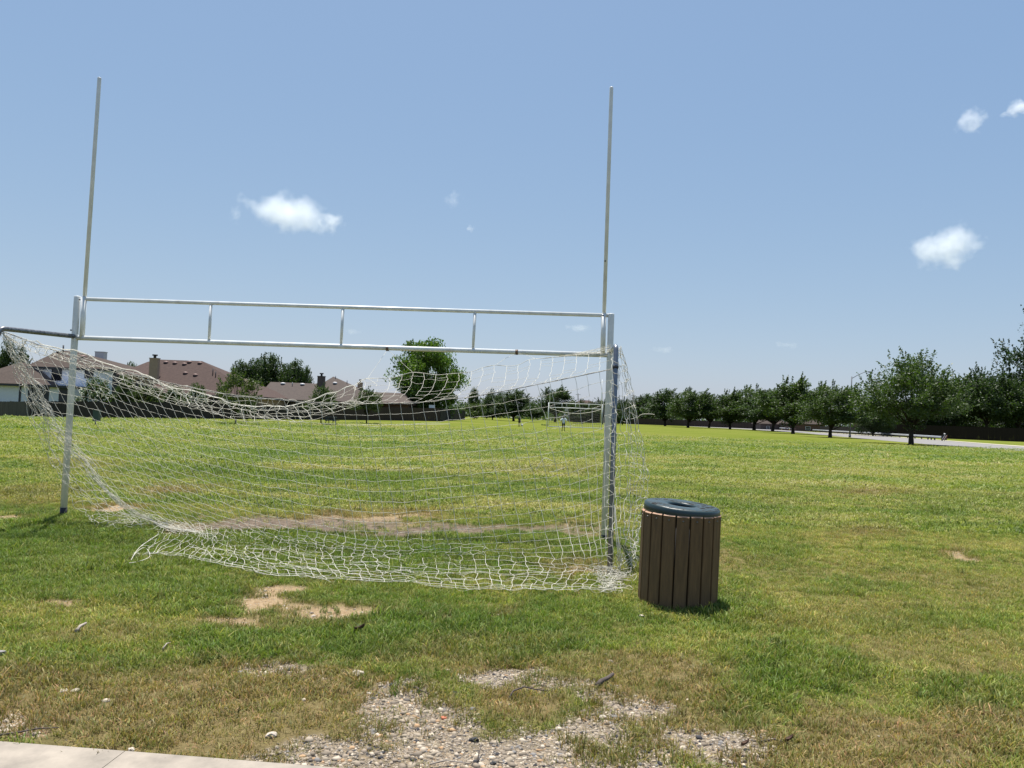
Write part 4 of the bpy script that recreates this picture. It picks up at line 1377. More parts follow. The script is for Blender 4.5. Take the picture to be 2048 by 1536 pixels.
tree('mass', 1245, 844, 803, 22, 'dark tree seen through the right side net', 245, group=G_MID, rz=1)
tree('bright', 852, 838, 679, 64, 'large bright green tree rising behind the wooden fence', 122, group='trees behind the left hand fence')
G_L = 'trees behind the left hand fence'
tree('round', 478, 838, 730, 36, 'dark tree at the left end of the clump behind the houses', 165, group=G_L)
tree('round', 522, 838, 717, 46, 'tallest dark tree of the clump behind the grey roofed house', 168, group=G_L, rz=1)
tree('round', 572, 838, 727, 42, 'dark tree behind the ridge of the grey roofed house', 170, group=G_L, rz=2)
tree('round', 604, 838, 741, 24, 'right end tree of the dark clump behind the houses', 170, group=G_L)
tree('round', 18, 834, 694, 34, 'dark tree left of the white house', 150, group=G_L)
tree('round', 250, 837, 733, 26, 'tree top between the white house and the brick house', 170, group=G_L, rz=1)
G_F = 'young trees in the field by the fence'
tree('young', 471, 848.5, 744, 40, 'pale sparse young tree before the brick house with a dark trunk', group=G_F)
tree('young_dark', 494, 844.5, 800, 16, 'small tree just right of the pale sparse young tree', group=G_F)
tree('young_dark', 642, 848.5, 773, 28, 'young tree standing beside the picnic table', group=G_F)
tree('young_dark', 733, 846.5, 778, 28, 'young tree in front of the wooden fence right of the picnic table', group=G_F)
G_B = 'garden bushes behind the left fence'
bsh = [tree('shrub', 190, 838, 766, 38, 'large bush with white blossom in front of the white house', 86, 'flowering_bush', G_B, cat='bush'),
       tree('shrub', 248, 838, 762, 26, 'plain green bush right of the white blossom bush', 88, 'bush', G_B, cat='bush'),
       tree('shrub_y', 290, 838, 772, 28, 'yellow green bush below the brick chimney', 90, 'bush', G_B, cat='bush'),
       tree('shrub', 345, 838, 780, 30, 'green bush under the eaves of the brick house', 92, 'bush', G_B, cat='bush'),
       tree('shrub', 392, 838, 776, 26, 'blossoming bush left of the pale young tree', 92, 'flowering_bush', G_B, cat='bush')]
M['petal'] = simple('white_petal', (.62, .62, .50), (.5, .52, .38), 3, .7)
for b_ in (bsh[0], bsh[4]):
    q = np.random.default_rng(33)
    n = 150
    u = q.normal(0, 1, (n, 3)); u /= np.linalg.norm(u, axis=1, keepdims=True); u[:, 1] = -abs(u[:, 1])
    C_ = u * np.array([1.75, 1.75, 1.5]) * q.uniform(.8, 1.08, (n, 1)) + np.array([0, 0, 1.9])
    C_ = np.repeat(C_, 3, 0) + q.normal(0, .09, (n * 3, 3))
    V, Fc, Cc = leaf_cloud(C_, .18, np.ones((n * 3, 3)), .3, q, .9)
    o = bpy.data.objects.new('blossom', np_mesh('blossom', V, Fc, M['petal'])); COL.objects.link(o); o.parent = b_


def far_wood():
    q = np.random.default_rng(44)
    P = []; T_ = []
    for k in range(420):
        px = q.uniform(840, 1760); d = q.uniform(330, 420)
        g0 = pd(px, 840, d); h = 5 + 4.5 * fbm(np.array([px * .012]), np.array([2.0]))[0] + q.normal(0, .8)
        n = 60
        c = np.array([g0.x, d, 0]) + np.array([0, 0, h * q.uniform(.05, .85)])
        u = q.normal(0, 1, (n, 3)) * np.array([2.4, 2.4, 1.3])
        P.append(c + u); tv = q.random((n, 1)) * .5 + q.random() * .5
        T_.append(np.array(DK[0]) * (1 - tv) + np.array(MD[1]) * tv)
    V, Fc, Cc = leaf_cloud(np.concatenate(P), 1.1, np.concatenate(T_), .3, q)
    o = bpy.data.objects.new('far_wood', np_mesh('far_wood', V, Fc, M['leaf'], Cc)); COL.objects.link(o)
    tag(o, 'distant dark line of woodland beyond the field', 'woodland', None, 'stuff')


far_wood()

# ------------------------------------------------------------------ fences
def fence(name_pts, h, mat, label, bw=.15, group='wooden privacy fences', cat='fence'):
    q = np.random.default_rng(len(label))
    P = [Vector(p) for p in name_pts]
    root = empty('wooden_fence', P[0], label, cat, group)
    mb = MB(); rl = MB()
    for a_, b_ in zip(P[:-1], P[1:]):
        L = (b_ - a_).length; n = max(1, int(L / bw)); u = (b_ - a_).normalized(); an = math.atan2(u.y, u.x)
        for i in range(n):
            c = a_ + u * ((i + .5) * L / n)
            z0 = float(terrain(c.x, c.y)); hh = h + q.normal(0, .018)
            mb.box((c.x + q.normal(0, .004), c.y + q.normal(0, .006), z0 + hh / 2 - .05), (L / n * 1.0, .022 + q.uniform(0, .006), hh + .1), (0, 0, an))
        m = max(1, int(L / 2.4))
        for i in range(m + 1):
            c = a_ + u * (i * L / m) + Vector((-u.y, u.x, 0)) * .08
            pb = MB(); pb.box((c.x, c.y, float(terrain(c.x, c.y)) + h / 2 - .02), (.09, .09, h), (0, 0, an))
            pb.build('fence_post', M[mat], root)
        for zz in (.3, h - .3):
            for i in range(m):
                c0 = a_ + u * (i * L / m); c1 = a_ + u * ((i + 1) * L / m); off = Vector((-u.y, u.x, 0)) * .04
                rl.tube([c0 + off + Vector((0, 0, float(terrain(c0.x, c0.y)) + zz)), c1 + off + Vector((0, 0, float(terrain(c1.x, c1.y)) + zz))], .03, 4)
    mb.build('board_panel', M[mat], root)
    rl.build('rail', M[mat], root)
    return root


def gpd(px, d):
    x_ = pd(px, 838, d).x
    return Vector((x_, d, 0))


fence([gpd(-140, 97), gpd(58, 85)], 1.80, 'wood_grey', 'grey fence run below the white house, lighter than the rest')
fence([gpd(59, 85), gpd(205, 80), gpd(420, 88), gpd(640, 100)], 1.83, 'wood_dark', 'dark wooden fence run behind the left half of the net')
fence([gpd(641, 100), gpd(772, 107), gpd(880, 108)], 1.85, 'wood_warm', 'brown wooden fence run behind the two young trees')
fence([gpd(881, 108), gpd(930, 160)], 1.85, 'wood_dark', 'short receding fence run ending at the light green bush')
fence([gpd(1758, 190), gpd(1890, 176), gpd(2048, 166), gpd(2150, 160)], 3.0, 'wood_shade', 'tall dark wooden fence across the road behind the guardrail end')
fence([gpd(1640, 250), gpd(1757, 195)], 2.0, 'wood_dark', 'dark fence behind the street lamp foot')
fence([gpd(1235, 315), gpd(1380, 318), gpd(1530, 300), gpd(1592, 270)], 2.6, 'wood_warm', 'long low dark fence seen between the tree trunks of the row', .3)

# ------------------------------------------------------------------ houses
def zof(px, py, d): return pd(px, py, d).z
def xof(px, py, d): return pd(px, py, d).x


def hip(mb, x0, x1, y0, y1, ze, rx0, rx1, ry0, ry1, zr):
    """hip roof, ridge from (rx0,ry0) to (rx1,ry1)"""
    a, b, c, d = Vector((x0, y0, ze)), Vector((x1, y0, ze)), Vector((x1, y1, ze)), Vector((x0, y1, ze))
    r0, r1 = Vector((rx0, ry0, zr)), Vector((rx1, ry1, zr))
    mb.poly([a, b, r1, r0]); mb.poly([b, c, r1]); mb.poly([c, d, r0, r1]); mb.poly([d, a, r0])
    return a, b, r1, r0


def fascia(mb, x0, x1, y0, y1, ze, h=.22):
    for (p, q_) in (((x0, y0), (x1, y0)), ((x1, y0), (x1, y1)), ((x1, y1), (x0, y1)), ((x0, y1), (x0, y0))):
        mb.poly([(p[0], p[1], ze - h), (q_[0], q_[1], ze - h), (q_[0], q_[1], ze - .004), (p[0], p[1], ze - .004)])
    mb.poly([(x0, y0, ze - h), (x0, y1, ze - h), (x1, y1, ze - h), (x1, y0, ze - h)])


def on_plane(px, py, tri):
    a, b, c = tri[:3]
    n = (b - a).cross(c - a).normalized()
    d = Vector(ray(px, py)); o_ = Vector((0, 0, CH))
    t = n.dot(a - o_) / n.dot(d)
    nn = n if n.z > 0 else -n
    return o_ + d * t, nn


def roof_vent(root, px, py, tri, mat, s=.34):
    p, n = on_plane(px, py, tri)
    mb = MB(); mb.lathe([(s, -.02), (s, .10), (s * .82, .19), (s * .4, .23), (.01, .24)], p, 14)
    mb.build('roof_vent', M[mat], root)


def vent_pipe(root, px, py, tri, h, mat='dark_trim', r=.07):
    p, n = on_plane(px, py, tri)
    mb = MB(); mb.tube([p - Vector((0, 0, .1)), p + Vector((0, 0, h))], r, 8); mb.build('vent_pipe', M[mat], root)


def window(root, x0, x1, z0, z1, y, frame='dark_trim', mullion=True):
    mb = MB(); t = .09
    for (a_, b_, c_, d_) in ((x0, x1, z1 - t, z1), (x0, x1, z0, z0 + t), (x0, x0 + t, z0 + t, z1 - t), (x1 - t, x1, z0 + t, z1 - t)):
        mb.box6(a_, b_, y - .05, y + .04, c_, d_)
    if mullion: mb.box6(x0 + t, x1 - t, y - .03, y + .03, (z0 + z1) / 2 - .03, (z0 + z1) / 2 + .03)
    f = mb.build('window', M[frame], root)
    g = MB(); g.box6(x0 + t, x1 - t, y - .012, y + .012, z0 + t, z1 - t)
    g.build('pane', M['glass'], f)
    return f


def chimney(root, px0, px1, ptop, pbot, d, mat, cap=True, deep=.9):
    x0, x1 = xof(px0, ptop, d), xof(px1, ptop, d); zt, zb = zof(px0, ptop, d), zof(px0, pbot, d) - 1.2
    mb = MB(); mb.box6(x0, x1, d, d + deep, zb, zt)
    mb.box6(x0 - .05, x1 + .05, d - .05, d + deep + .05, zt + .002, zt + .10)
    c = mb.build('chimney', M[mat], root)
    if cap:
        k = MB(); cx = (x0 + x1) / 2; r_ = (x1 - x0) * .2
        k.tube([(cx, d + deep / 2, zt + .08), (cx, d + deep / 2, zt + .45)], r_ * .8, 10)
        k.tube([(cx, d + deep / 2, zt + .40), (cx, d + deep / 2, zt + .56)], r_ * 1.5, 10)
        k.build('chimney_cap', M['dark_trim'], c)
    return c


# --- white house
h1 = empty('house', (xof(130, 800, 103), 103, -.6), 'white two-storey house with brown roof and dark trim at far left', 'house', 'houses beyond the fence')
GZ = -.8
d0 = 101.0
ux0, ux1 = xof(66, 745, d0), xof(241, 745, d0); zu = zof(150, 736, d0)
mb = MB(); mb.box6(ux0, ux1, d0, d0 + 9, GZ, zu); mb.build('upper_wall', M['white_wall'], h1)
mb = MB(); rx0, rx1, ry = xof(118, 703, 106), xof(147, 703, 106), 106.0
tri1 = hip(mb, ux0 - .6, ux1 + .7, d0 - .6, d0 + 11, zu, rx0, rx1, ry, ry, zof(130, 701.5, 106))
rf = mb.build('roof', M['roof_brown'], h1)
mb = MB(); fascia(mb, ux0 - .6, ux1 + .7, d0 - .6, d0 + 11, zu, .25); mb.build('fascia', M['dark_trim'], h1)
d1 = 96.0
lx0, lx1 = xof(-70, 790, d1), xof(137, 790, d1); zl = zof(70, 769, d1)
mb = MB(); mb.box6(lx0, lx1, d1, d0 - .02, GZ, zl); mb.build('lower_wall', M['white_wall'], h1)
mb = MB()
zt1 = zof(30, 729, d0)
A_, B_, C2, D2 = Vector((lx0 - .6, d1 - .6, zl)), Vector((xof(107, 770, d1), d1 - .6, zl)), Vector((xof(64, 733, d0), d0 + .1, zof(64, 732, d0))), Vector((xof(22, 723, d0), d0 + 2, zof(22, 722, d0)))
mb.poly([A_, B_, C2, D2])
E2 = Vector((lx0 - .6, d0 + 6, zl)); mb.poly([E2, A_, D2])
mb.poly([D2, C2, C2 + Vector((0, 4, -.1)), E2 + Vector((4, 0, .1))])
tri1b = (A_, B_, C2)
mb.build('roof', M['roof_brown'], h1)
mb = MB(); fascia(mb, lx0 - .6, lx1 + .1, d1 - .6, d0 - .7, zl - .01, .28); mb.build('fascia', M['dark_trim'], h1)
# raking wall beside the lower roof, its shade painted in as near-black
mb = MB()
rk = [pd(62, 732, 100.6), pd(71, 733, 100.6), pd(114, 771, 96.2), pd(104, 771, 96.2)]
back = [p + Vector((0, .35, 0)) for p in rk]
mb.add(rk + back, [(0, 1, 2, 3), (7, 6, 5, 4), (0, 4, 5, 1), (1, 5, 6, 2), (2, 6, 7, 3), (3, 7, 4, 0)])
mb.build('shaded_raking_wall', M['matte_dark'], h1)
window(h1, xof(104, 745, d0), xof(124, 745, d0), zof(110, 761, d0), zof(110, 737, d0), d0 - .04)
window(h1, xof(170, 745, d0), xof(187, 745, d0), zof(178, 757, d0), zof(178, 740, d0), d0 - .04)
mb = MB(); mb.box6(xof(226, 745, d0), ux1 + .02, d0 - .05, d0 + .3, GZ, zu - .27); mb.build('corner_panel', M['dark_trim'], h1)
for (a_, b_) in ((38, 42), (56, 98), (118, 137)):
    mb = MB(); mb.box6(xof(a_, 790, d1), xof(b_, 790, d1), d1 - .06, d1 - .005, GZ, zl - .3); mb.build('dark_panel' if b_ - a_ > 10 else 'trim_post', M['dark_trim'], h1)
chimney(h1, 190, 208, 704, 730, 108.5, 'vent_pale', False)
vent_pipe(h1, 126, 706, tri1, 1.1, 'dark_trim', .10)
roof_vent(h1, 166, 714, tri1, 'vent_red', .42)
roof_vent(h1, 118, 704.5, tri1, 'dark_trim', .3)
# --- brick house
h2 = empty('house', (xof(380, 800, 100), 100, -.3), 'brick house with large red brown hip roof, tan chimney and roof vents', 'house', 'houses beyond the fence')
d2 = 96.0
zE = zof(400, 789, d2)
ex0, ex1 = xof(268, 789, d2), xof(520, 793, d2)
mb = MB(); mb.box6(ex0 + .5, ex1 - .5, d2 + .6, d2 + 15, GZ, zE); mb.build('wall', M['brick'], h2)
mb = MB(); zr = zof(360, 720.5, 104)
tri2 = hip(mb, ex0, ex1, d2, d2 + 16, zE, xof(318, 722, 104), xof(404, 724, 104), 104, 104, zr)
rf2 = mb.build('roof', M['roof_red'], h2)
mb = MB(); fascia(mb, ex0, ex1, d2, d2 + 16, zE, .25); mb.build('fascia', M['dark_trim'], h2)
# left wing
wx0, wx1, wz = xof(243, 760, 97.5), xof(299, 760, 97.5), zof(270, 750, 97.5)
mb = MB(); mb.box6(wx0, wx1, 97.5, 106, GZ, wz); mb.build('wing_wall', M['brick'], h2)
mb = MB(); hip(mb, wx0 - .5, wx1 + .4, 97, 107, wz, xof(300, 726, 103), xof(319, 722, 103), 102.5, 102.5, zof(310, 724, 103)); mb.build('roof', M['roof_red'], h2)
mb = MB(); fascia(mb, wx0 - .5, wx1 + .4, 97, 107, wz, .25); mb.build('fascia', M['brick_dark'], h2)
window(h2, xof(272, 770, 97.5), xof(280, 770, 97.5), zof(276, 776, 97.5), zof(276, 760, 97.5), 97.46)
window(h2, xof(415, 800, d2), xof(432, 800, d2), zof(420, 812, d2), zof(420, 797, d2), d2 + .56)
chimney(h2, 299, 316, 717, 749, 96.6, 'brick', True, .6)
for (x_, y_) in ((332, 725.5), (350, 727), (369, 729), (379, 725), (400, 727), (371, 747), (391, 751)): roof_vent(h2, x_, y_, tri2, 'vent_red', .33)
for (x_, y_, hh) in ((425.5, 749.5, .85), (431, 754, .75), (457, 759, .8)): vent_pipe(h2, x_, y_, tri2, hh, 'dark_trim', .065)
# --- grey roofed house
h3 = empty('house', (xof(640, 800, 112), 112, .1), 'long low house with grey brown roof, dark chimney and satellite dish', 'house', 'houses beyond the fence')
d3 = 108.0
zE3 = zof(620, 801, d3)
ax0, ax1 = xof(512, 800, d3), xof(742, 803, d3)
mb = MB(); mb.box6(ax0 + .5, ax1 - .5, d3 + .6, d3 + 14, GZ, zE3); mb.build('wall', M['brick_dark'], h3)
mb = MB(); tri3 = hip(mb, ax0, ax1, d3, d3 + 14, zE3, xof(541, 765, 113), xof(690, 770, 113), 113, 113, zof(600, 766, 113)); mb.build('roof', M['roof_grey'], h3)
mb = MB(); fascia(mb, ax0, ax1, d3, d3 + 14, zE3, .25); mb.build('fascia', M['dark_trim'], h3)
mb = MB(); tri3b = hip(mb, xof(590, 798, 107.5), xof(764, 800, 107.5), 107.5, 121, zE3 + .02, xof(666, 754, 114), xof(668, 754, 114), 114, 114, zof(667, 753.5, 114)); mb.build('roof', M['roof_grey'], h3)
chimney(h3, 635, 648, 753, 770, 110.5, 'brick_dark', True)
chimney(h3, 715, 724, 766, 783, 112, 'brick', True, .7)
for (x_, y_) in ((566, 768), (605, 769.5)): roof_vent(h3, x_, y_, tri3, 'vent_pale', .36)
roof_vent(h3, 670, 767, tri3b, 'vent_pale', .34)
for (x_, y_, hh, t_) in ((584.5, 772, .55, tri3), (694, 767, .5, tri3b), (671, 757, .4, tri3b)): vent_pipe(h3, x_, y_, t_, hh, 'grey_metal', .06)
p, n = on_plane(529, 789, tri3)
mb = MB(); c = p + Vector((0, -.2, .42)); dirn = Vector((.25, -.75, .6)).normalized()
mb.tube([p - Vector((0, 0, .1)), p + Vector((0, 0, .3)), c], .03, 6)
prev = None; rings = []
u = dirn.orthogonal().normalized(); w_ = dirn.cross(u)
vs = [tuple(c)]
for k, (rr, dz) in enumerate(((.14, .01), (.28, .05), (.38, .10))):
    for j in range(16):
        an = j * math.pi / 8; vs.append(tuple(c + (u * math.cos(an) + w_ * math.sin(an)) * rr + dirn * dz))
fs = [(0, 1 + j, 1 + (j + 1) % 16) for j in range(16)] + [(1 + r_ * 16 + j, 1 + r_ * 16 + (j + 1) % 16, 17 + r_ * 16 + (j + 1) % 16, 17 + r_ * 16 + j) for r_ in range(2) for j in range(16)]
mb.add(vs, fs); mb.tube([c + dirn * .05 - w_ * .3, c + dirn * .42], .02, 5)
mb.build('satellite_dish', M['dark_trim'], h3)
window(h3, xof(560, 805, d3), xof(580, 805, d3), zof(570, 816, d3), zof(570, 805, d3), d3 + .56)
# --- low house at the end
h4 = empty('house', (xof(780, 810, 118), 118, .3), 'low house end with brown roof beside the large bright green tree', 'house', 'houses beyond the fence')
d4 = 113.0; bx0, bx1, zE4 = xof(735, 806, d4), xof(822, 807, d4), zof(780, 805.5, d4)
mb = MB(); mb.box6(bx0 + .5, bx1 - .5, d4 + .6, d4 + 12, GZ, zE4); mb.build('wall', M['brick_red'], h4)
mb = MB(); hip(mb, bx0, bx1, d4, d4 + 13, zE4, xof(742, 785, 119), xof(808, 787, 119), 119, 119, zof(770, 785, 119)); mb.build('roof', M['roof_grey'], h4)
mb = MB(); fascia(mb, bx0, bx1, d4, d4 + 13, zE4, .25); mb.build('fascia', M['brick_red'], h4)
# small white board above the fence
sb = empty('sign_board', gpd(864, 109.5), 'small white board showing just above the wooden fence', 'board')
mb = MB(); c = pd(864, 813, 109.5); mb.box(c, (.86, .05, .42)); mb.build('panel', M['white_trim'], sb)
mb = MB(); mb.tube([(c.x, c.y + .06, 0), (c.x, c.y + .06, c.z)], .04, 6); mb.build('post', M['grey_metal'], sb)
# --- houses across the road and far off
def far_house(px0, px1, py_eave, py_ridge, d, label, wall, roof, wins, py0=845):
    x0, x1 = xof(px0, py_eave, d), xof(px1, py_eave, d); ze = zof((px0 + px1) / 2, py_eave, d); zr_ = zof((px0 + px1) / 2, py_ridge, d)
    r_ = empty('house', ((x0 + x1) / 2, d + 5, 0), label, 'house', 'houses beyond the fence')
    mb = MB(); mb.box6(x0 + .4, x1 - .4, d + .5, d + 10, -.3, ze); mb.build('wall', M[wall], r_)
    mb = MB(); hip(mb, x0, x1, d, d + 10.5, ze, x0 + (x1 - x0) * .3, x0 + (x1 - x0) * .7, d + 5.2, d + 5.2, zr_); mb.build('roof', M[roof], r_)
    mb = MB(); fascia(mb, x0, x1, d, d + 10.5, ze, .25); mb.build('fascia', M['brick_dark'], r_)
    for (a_, b_, c_, e_, fr_) in wins: window(r_, xof(a_, 850, d), xof(b_, 850, d), zof(a_, e_, d), zof(a_, c_, d), d + .46, fr_)


far_house(1590, 1652, 848, 834, 262, 'red brick house seen under the tallest tree of the row', 'brick_red', 'roof_brown', [(1612, 1622, 853, 860, 'white_trim')])
far_house(1738, 1800, 844, 826, 205, 'house with white framed window behind the guardrail', 'brick_red', 'roof_brown', [(1747, 1759, 846, 856, 'white_trim'), (1762, 1782, 846, 856, 'white_trim')])
far_house(1520, 1580, 848, 834, 285, 'dark brick house seen between trunks beyond the road barrier', 'brick_dark', 'roof_brown', [(1534, 1540, 852, 858, 'white_trim')])
far_house(1148, 1196, 808.5, 800, 300, 'distant pale roofed house showing above the far goal', 'brick_dark', 'roof_red', [])
far_house(1140, 1235, 822, 812, 320, 'distant reddish house behind the far goal net', 'brick_red', 'roof_brown', [])

# ------------------------------------------------------------------ road, path
def strip(name, near, far, mat, lift, label):
    A_ = [gp(*p) for p in near]; B_ = [gp(*p) for p in far]
    n = 24
    ta = np.linspace(0, len(A_) - 1, n); tb = np.linspace(0, len(B_) - 1, n)
    a_ = catmull(np.arange(len(A_)), np.array([np.array(p) for p in A_]), ta); b_ = catmull(np.arange(len(B_)), np.array([np.array(p) for p in B_]), tb)
    mb = MB(); K = 6
    vs = []
    for i in range(n):
        for k in range(K):
            p = a_[i] * (1 - k / (K - 1)) + b_[i] * k / (K - 1)
            vs.append((p[0], p[1], float(terrain(p[0], p[1])) + lift))
    mb.add(vs, [(i * K + k, i * K + k + 1, (i + 1) * K + k + 1, (i + 1) * K + k) for i in range(n - 1) for k in range(K - 1)])
    o = mb.build(name, M[mat]); tag(o, label, None, None, 'structure'); return o


strip('road', [(2300, 924), (2048, 903), (1919, 894), (1779, 882), (1660, 871.5), (1598, 865.6), (1493, 858.6), (1364, 852), (1280, 846.2), (1150, 840.5)],
      [(2300, 908), (2048, 894), (1893, 882.2), (1779, 874), (1640, 865.3), (1580, 861), (1500, 856.8), (1364, 850.3), (1280, 845.2), (1150, 839.6)], 'asphalt', .012, 'pale curving road beyond the trees at right')
strip('road_verge', [(2300, 908.2), (2048, 894), (1893, 882.1), (1779, 873.9), (1640, 865.2)], [(2300, 906), (2048, 892.3), (1893, 881), (1779, 873.0), (1640, 864.7)], 'path', .035, 'pale strip along the far edge of the road')
strip('path', [(-300, 853.5), (0, 855.6), (180, 855.2), (330, 854.4), (470, 853.0), (560, 851.2), (640, 849.9), (760, 849.6), (900, 848.5)],
      [(-300, 852.4), (0, 854.3), (180, 853.9), (330, 853.1), (470, 851.9), (560, 850.1), (640, 849.0), (760, 848.8), (900, 847.8)], 'path', .02, 'thin pale concrete path across the field')

# ------------------------------------------------------------------ guardrail
def guardrail(pts_px, label, nposts, h, marker=False, foot='wood_post'):
    P = [gp(*p) for p in pts_px]
    root = empty('guardrail', P[0], label, 'guardrail', 'steel road barriers')
    arr = catmull(np.arange(len(P)), np.array([np.array(p) for p in P]), np.linspace(0, len(P) - 1, 40))
    prof = [(0, .36), (-.07, .30), (-.01, .22), (-.07, .14), (0, .06)]
    mb = MB(); vs = []
    for i in range(40):
        t = arr[min(i + 1, 39)] - arr[max(i - 1, 0)]; t /= np.linalg.norm(t); nn = np.array([t[1], -t[0], 0])
        if nn[0] > 0: nn = -nn
        for o_, z in prof: vs.append(tuple(arr[i] - nn * o_ * 1.0 + nn * 0.1 + np.array([0, 0, h - .36 + z])))
        for o_, z in reversed(prof): vs.append(tuple(arr[i] - nn * (o_ + .012) + nn * 0.1 + np.array([0, 0, h - .36 + z])))
    K = len(prof) * 2
    mb.add(vs, [(i * K + k, i * K + (k + 1) % K, (i + 1) * K + (k + 1) % K, (i + 1) * K + k) for i in range(39) for k in range(K)])
    mb.build('rail', M['steel_rail'], root)
    for i in range(nposts):
        p = arr[int(round(i * 39 / (nposts - 1)))]
        pb = MB(); pb.box((p[0] + .02, p[1], h / 2 - .12), (.18, .22, h + .04)); pb.build('rail_post', M[foot], root)
    return root, arr


gr, arr = guardrail([(1884, 881.4), (1817, 876.2), (1740, 871.0), (1680, 867.2), (1626, 863.6)], 'long steel guardrail on short posts along the far side of the road', 27, .80)
guardrail([(1588, 862.0), (1560, 860.0), (1532, 858.6)], 'short second guardrail further along the road behind the tree trunks', 8, .95, foot='yellow')
mk_ = empty('hazard_marker', gp(1889, 881.6), 'red and white striped hazard board at the guardrail end', 'road marker')
c = gp(1889, 881.8); mb = MB()
mb.box((c.x, c.y - .05, .62), (.78, .05, .92)); pnl = mb.build('panel', M['dark_trim'], mk_)
for k in range(4):
    mb = MB(); mb.box((c.x - .24 + k * .16, c.y - .082, .62 + 0), (.075, .008, .86), (0, math.radians(32), 0))
    mb.build('stripe', M['red'] if k % 2 else M['white_trim'], pnl)
mb = MB(); mb.tube([(c.x, c.y, -.1), (c.x, c.y, 1.1)], .05, 8); mb.build('post', M['grey_metal'], mk_)
mb = MB(); mb.lathe([(.01, 1.36), (.12, 1.32), (.16, 1.22), (.12, 1.12), (.04, 1.08)], (c.x, c.y, 0), 12); mb.build('reflector', M['vent_pale'], mk_)

# ------------------------------------------------------------------ street lamp, poles
lp = gp(1699.5, 875)
lamp = empty('street_lamp', lp, 'tall grey street lamp with one curved arm by the guardrail', 'street lamp')
tp = pd(1703.5, 753, lp.y)
mb = MB(); mb.tube([lp + dn, lp + (tp - lp) * .5, tp], [.15, .12, .085], 12); mb.tube([lp + dn, lp + Vector((0, 0, .5))], .2, 12); mb.build('pole', M['lamp_metal'], lamp)
arm_end = pd(1737, 743.5, lp.y - .4)
mb = MB(); mb.tube([tp - Vector((0, 0, .35)), tp.lerp(arm_end, .4) + Vector((0, 0, -.02)), tp.lerp(arm_end, .75) + Vector((0, 0, .12)), arm_end], .05, 8); mb.build('arm', M['lamp_metal'], lamp)
mb = MB(); mb.box(arm_end + Vector((.3, 0, -.02)), (.7, .3, .14)); mb.box(arm_end + Vector((.32, 0, -.11)), (.5, .22, .05)); mb.build('lamp_head', M['lamp_metal'], lamp)
for (px, pt, d, label) in ((1156.5, 787, 330, 'distant wooden utility pole left of the near right goal post'), (1267, 789, 330, 'distant thin utility pole right of the near goal')):
    b_ = Vector((xof(px, 840, d), d, 0)); t_ = pd(px, pt, d)
    r_ = empty('utility_pole', b_, label, 'utility pole', 'distant utility poles')
    mb = MB(); mb.tube([b_ + dn, t_], [.17, .12], 8); mb.build('pole', M['wood_post'], r_)
    mb = MB(); mb.box((t_.x, t_.y, t_.z - .5), (2.2, .12, .14)); mb.build('crossarm', M['wood_post'], r_)

# ------------------------------------------------------------------ picnic table, box on post
tb = gp(661, 849.6)
tab = empty('picnic_table', tb, 'small dark green picnic table beside a young tree', 'picnic table')
for nm, sz, z, oy in (('tabletop', (1.05, .72, .05), .74, .1), ('bench_seat', (1.05, .26, .05), .43, -.62), ('bench_seat', (1.05, .26, .05), .43, .82)):
    mb = MB(); mb.box((tb.x + (.12 if nm == 'bench_seat' else 0), tb.y + oy, tb.z + z), sz); mb.build(nm, M['green_metal'], tab)
for sx in (-.34, .34):
    mb = MB()
    mb.tube([(tb.x + sx, tb.y - .62, tb.z - .02), (tb.x + sx, tb.y - .25, tb.z + .72)], .035, 6); mb.tube([(tb.x + sx, tb.y + .82, tb.z - .02), (tb.x + sx, tb.y + .45, tb.z + .72)], .035, 6)
    mb.tube([(tb.x + sx, tb.y - .65, tb.z + .39), (tb.x + sx, tb.y + .85, tb.z + .39)], .03, 6)
    mb.build('leg', M['green_metal'], tab)
bp = gp(190.5, 852.3)
bx = empty('post_box', bp, 'dark narrow box on a thin post beside the path in front of the left fence', 'box')
zt, zb_ = zof(194, 821, bp.y), zof(194, 842, bp.y); xc = xof(194.5, 832, bp.y)
mb = MB(); mb.tube([bp + dn, Vector((bp.x, bp.y, zb_ + .1))], .035, 8); mb.build('post', M['dark_trim'], bx)
mb = MB(); mb.box((xc, bp.y - .05, (zt + zb_) / 2), (.36, .30, zt - zb_)); mb.box((xc, bp.y - .05, zt + .025), (.42, .36, .05)); mb.build('container', M['green_metal'], bx)

# ------------------------------------------------------------------ far goal
fb = gp(1096, 853.2)
fgoal = empty('football_goal', fb, 'far white goal small in the distance behind the standing man', 'goal', 'football goals')
FD = fb.y
def fgp(px, py): return pd(px, py, FD)
X0 = fb.x; X1 = X0 + 7.42; Z0 = fb.z
zlo, zhi = zof(1096, 814.5, FD), zof(1096, 805.5, FD); zup = zof(1097, 755, FD)
def fp(name, pts_, r): return pipe(name, pts_, r, 'white', 8, fgoal)
for xx in (X0, X1):
    fp('post', [(xx, FD, Z0 - .2), (xx, FD, zhi + .05)], .055)
    fp('upright', [(xx + (.12 if xx == X0 else -.12), FD, zlo), (xx + (.12 if xx == X0 else -.12), FD, zup)], .04)
fp('crossbar', [(X0, FD, zlo), (X1, FD, zlo)], .048); fp('top_rail', [(X0, FD, zhi), (X1, FD, zhi)], .042)
for k in (.25, .5, .75): fp('brace', [(X0 + 7.42 * k, FD, zlo), (X0 + 7.42 * k, FD, zhi)], .04)
fp('ground_bar', [(X0, FD - .6, Z0 + .05), (X1, FD - .6, Z0 + .05)], .045)
fp('net_support', [(X0, FD, zlo), (X0, FD + 1.0, zlo), (X0, FD + 2.2, Z0)], .04); fp('net_support', [(X1, FD, zlo), (X1, FD + 1.0, zlo), (X1, FD + 2.2, Z0)], .04)
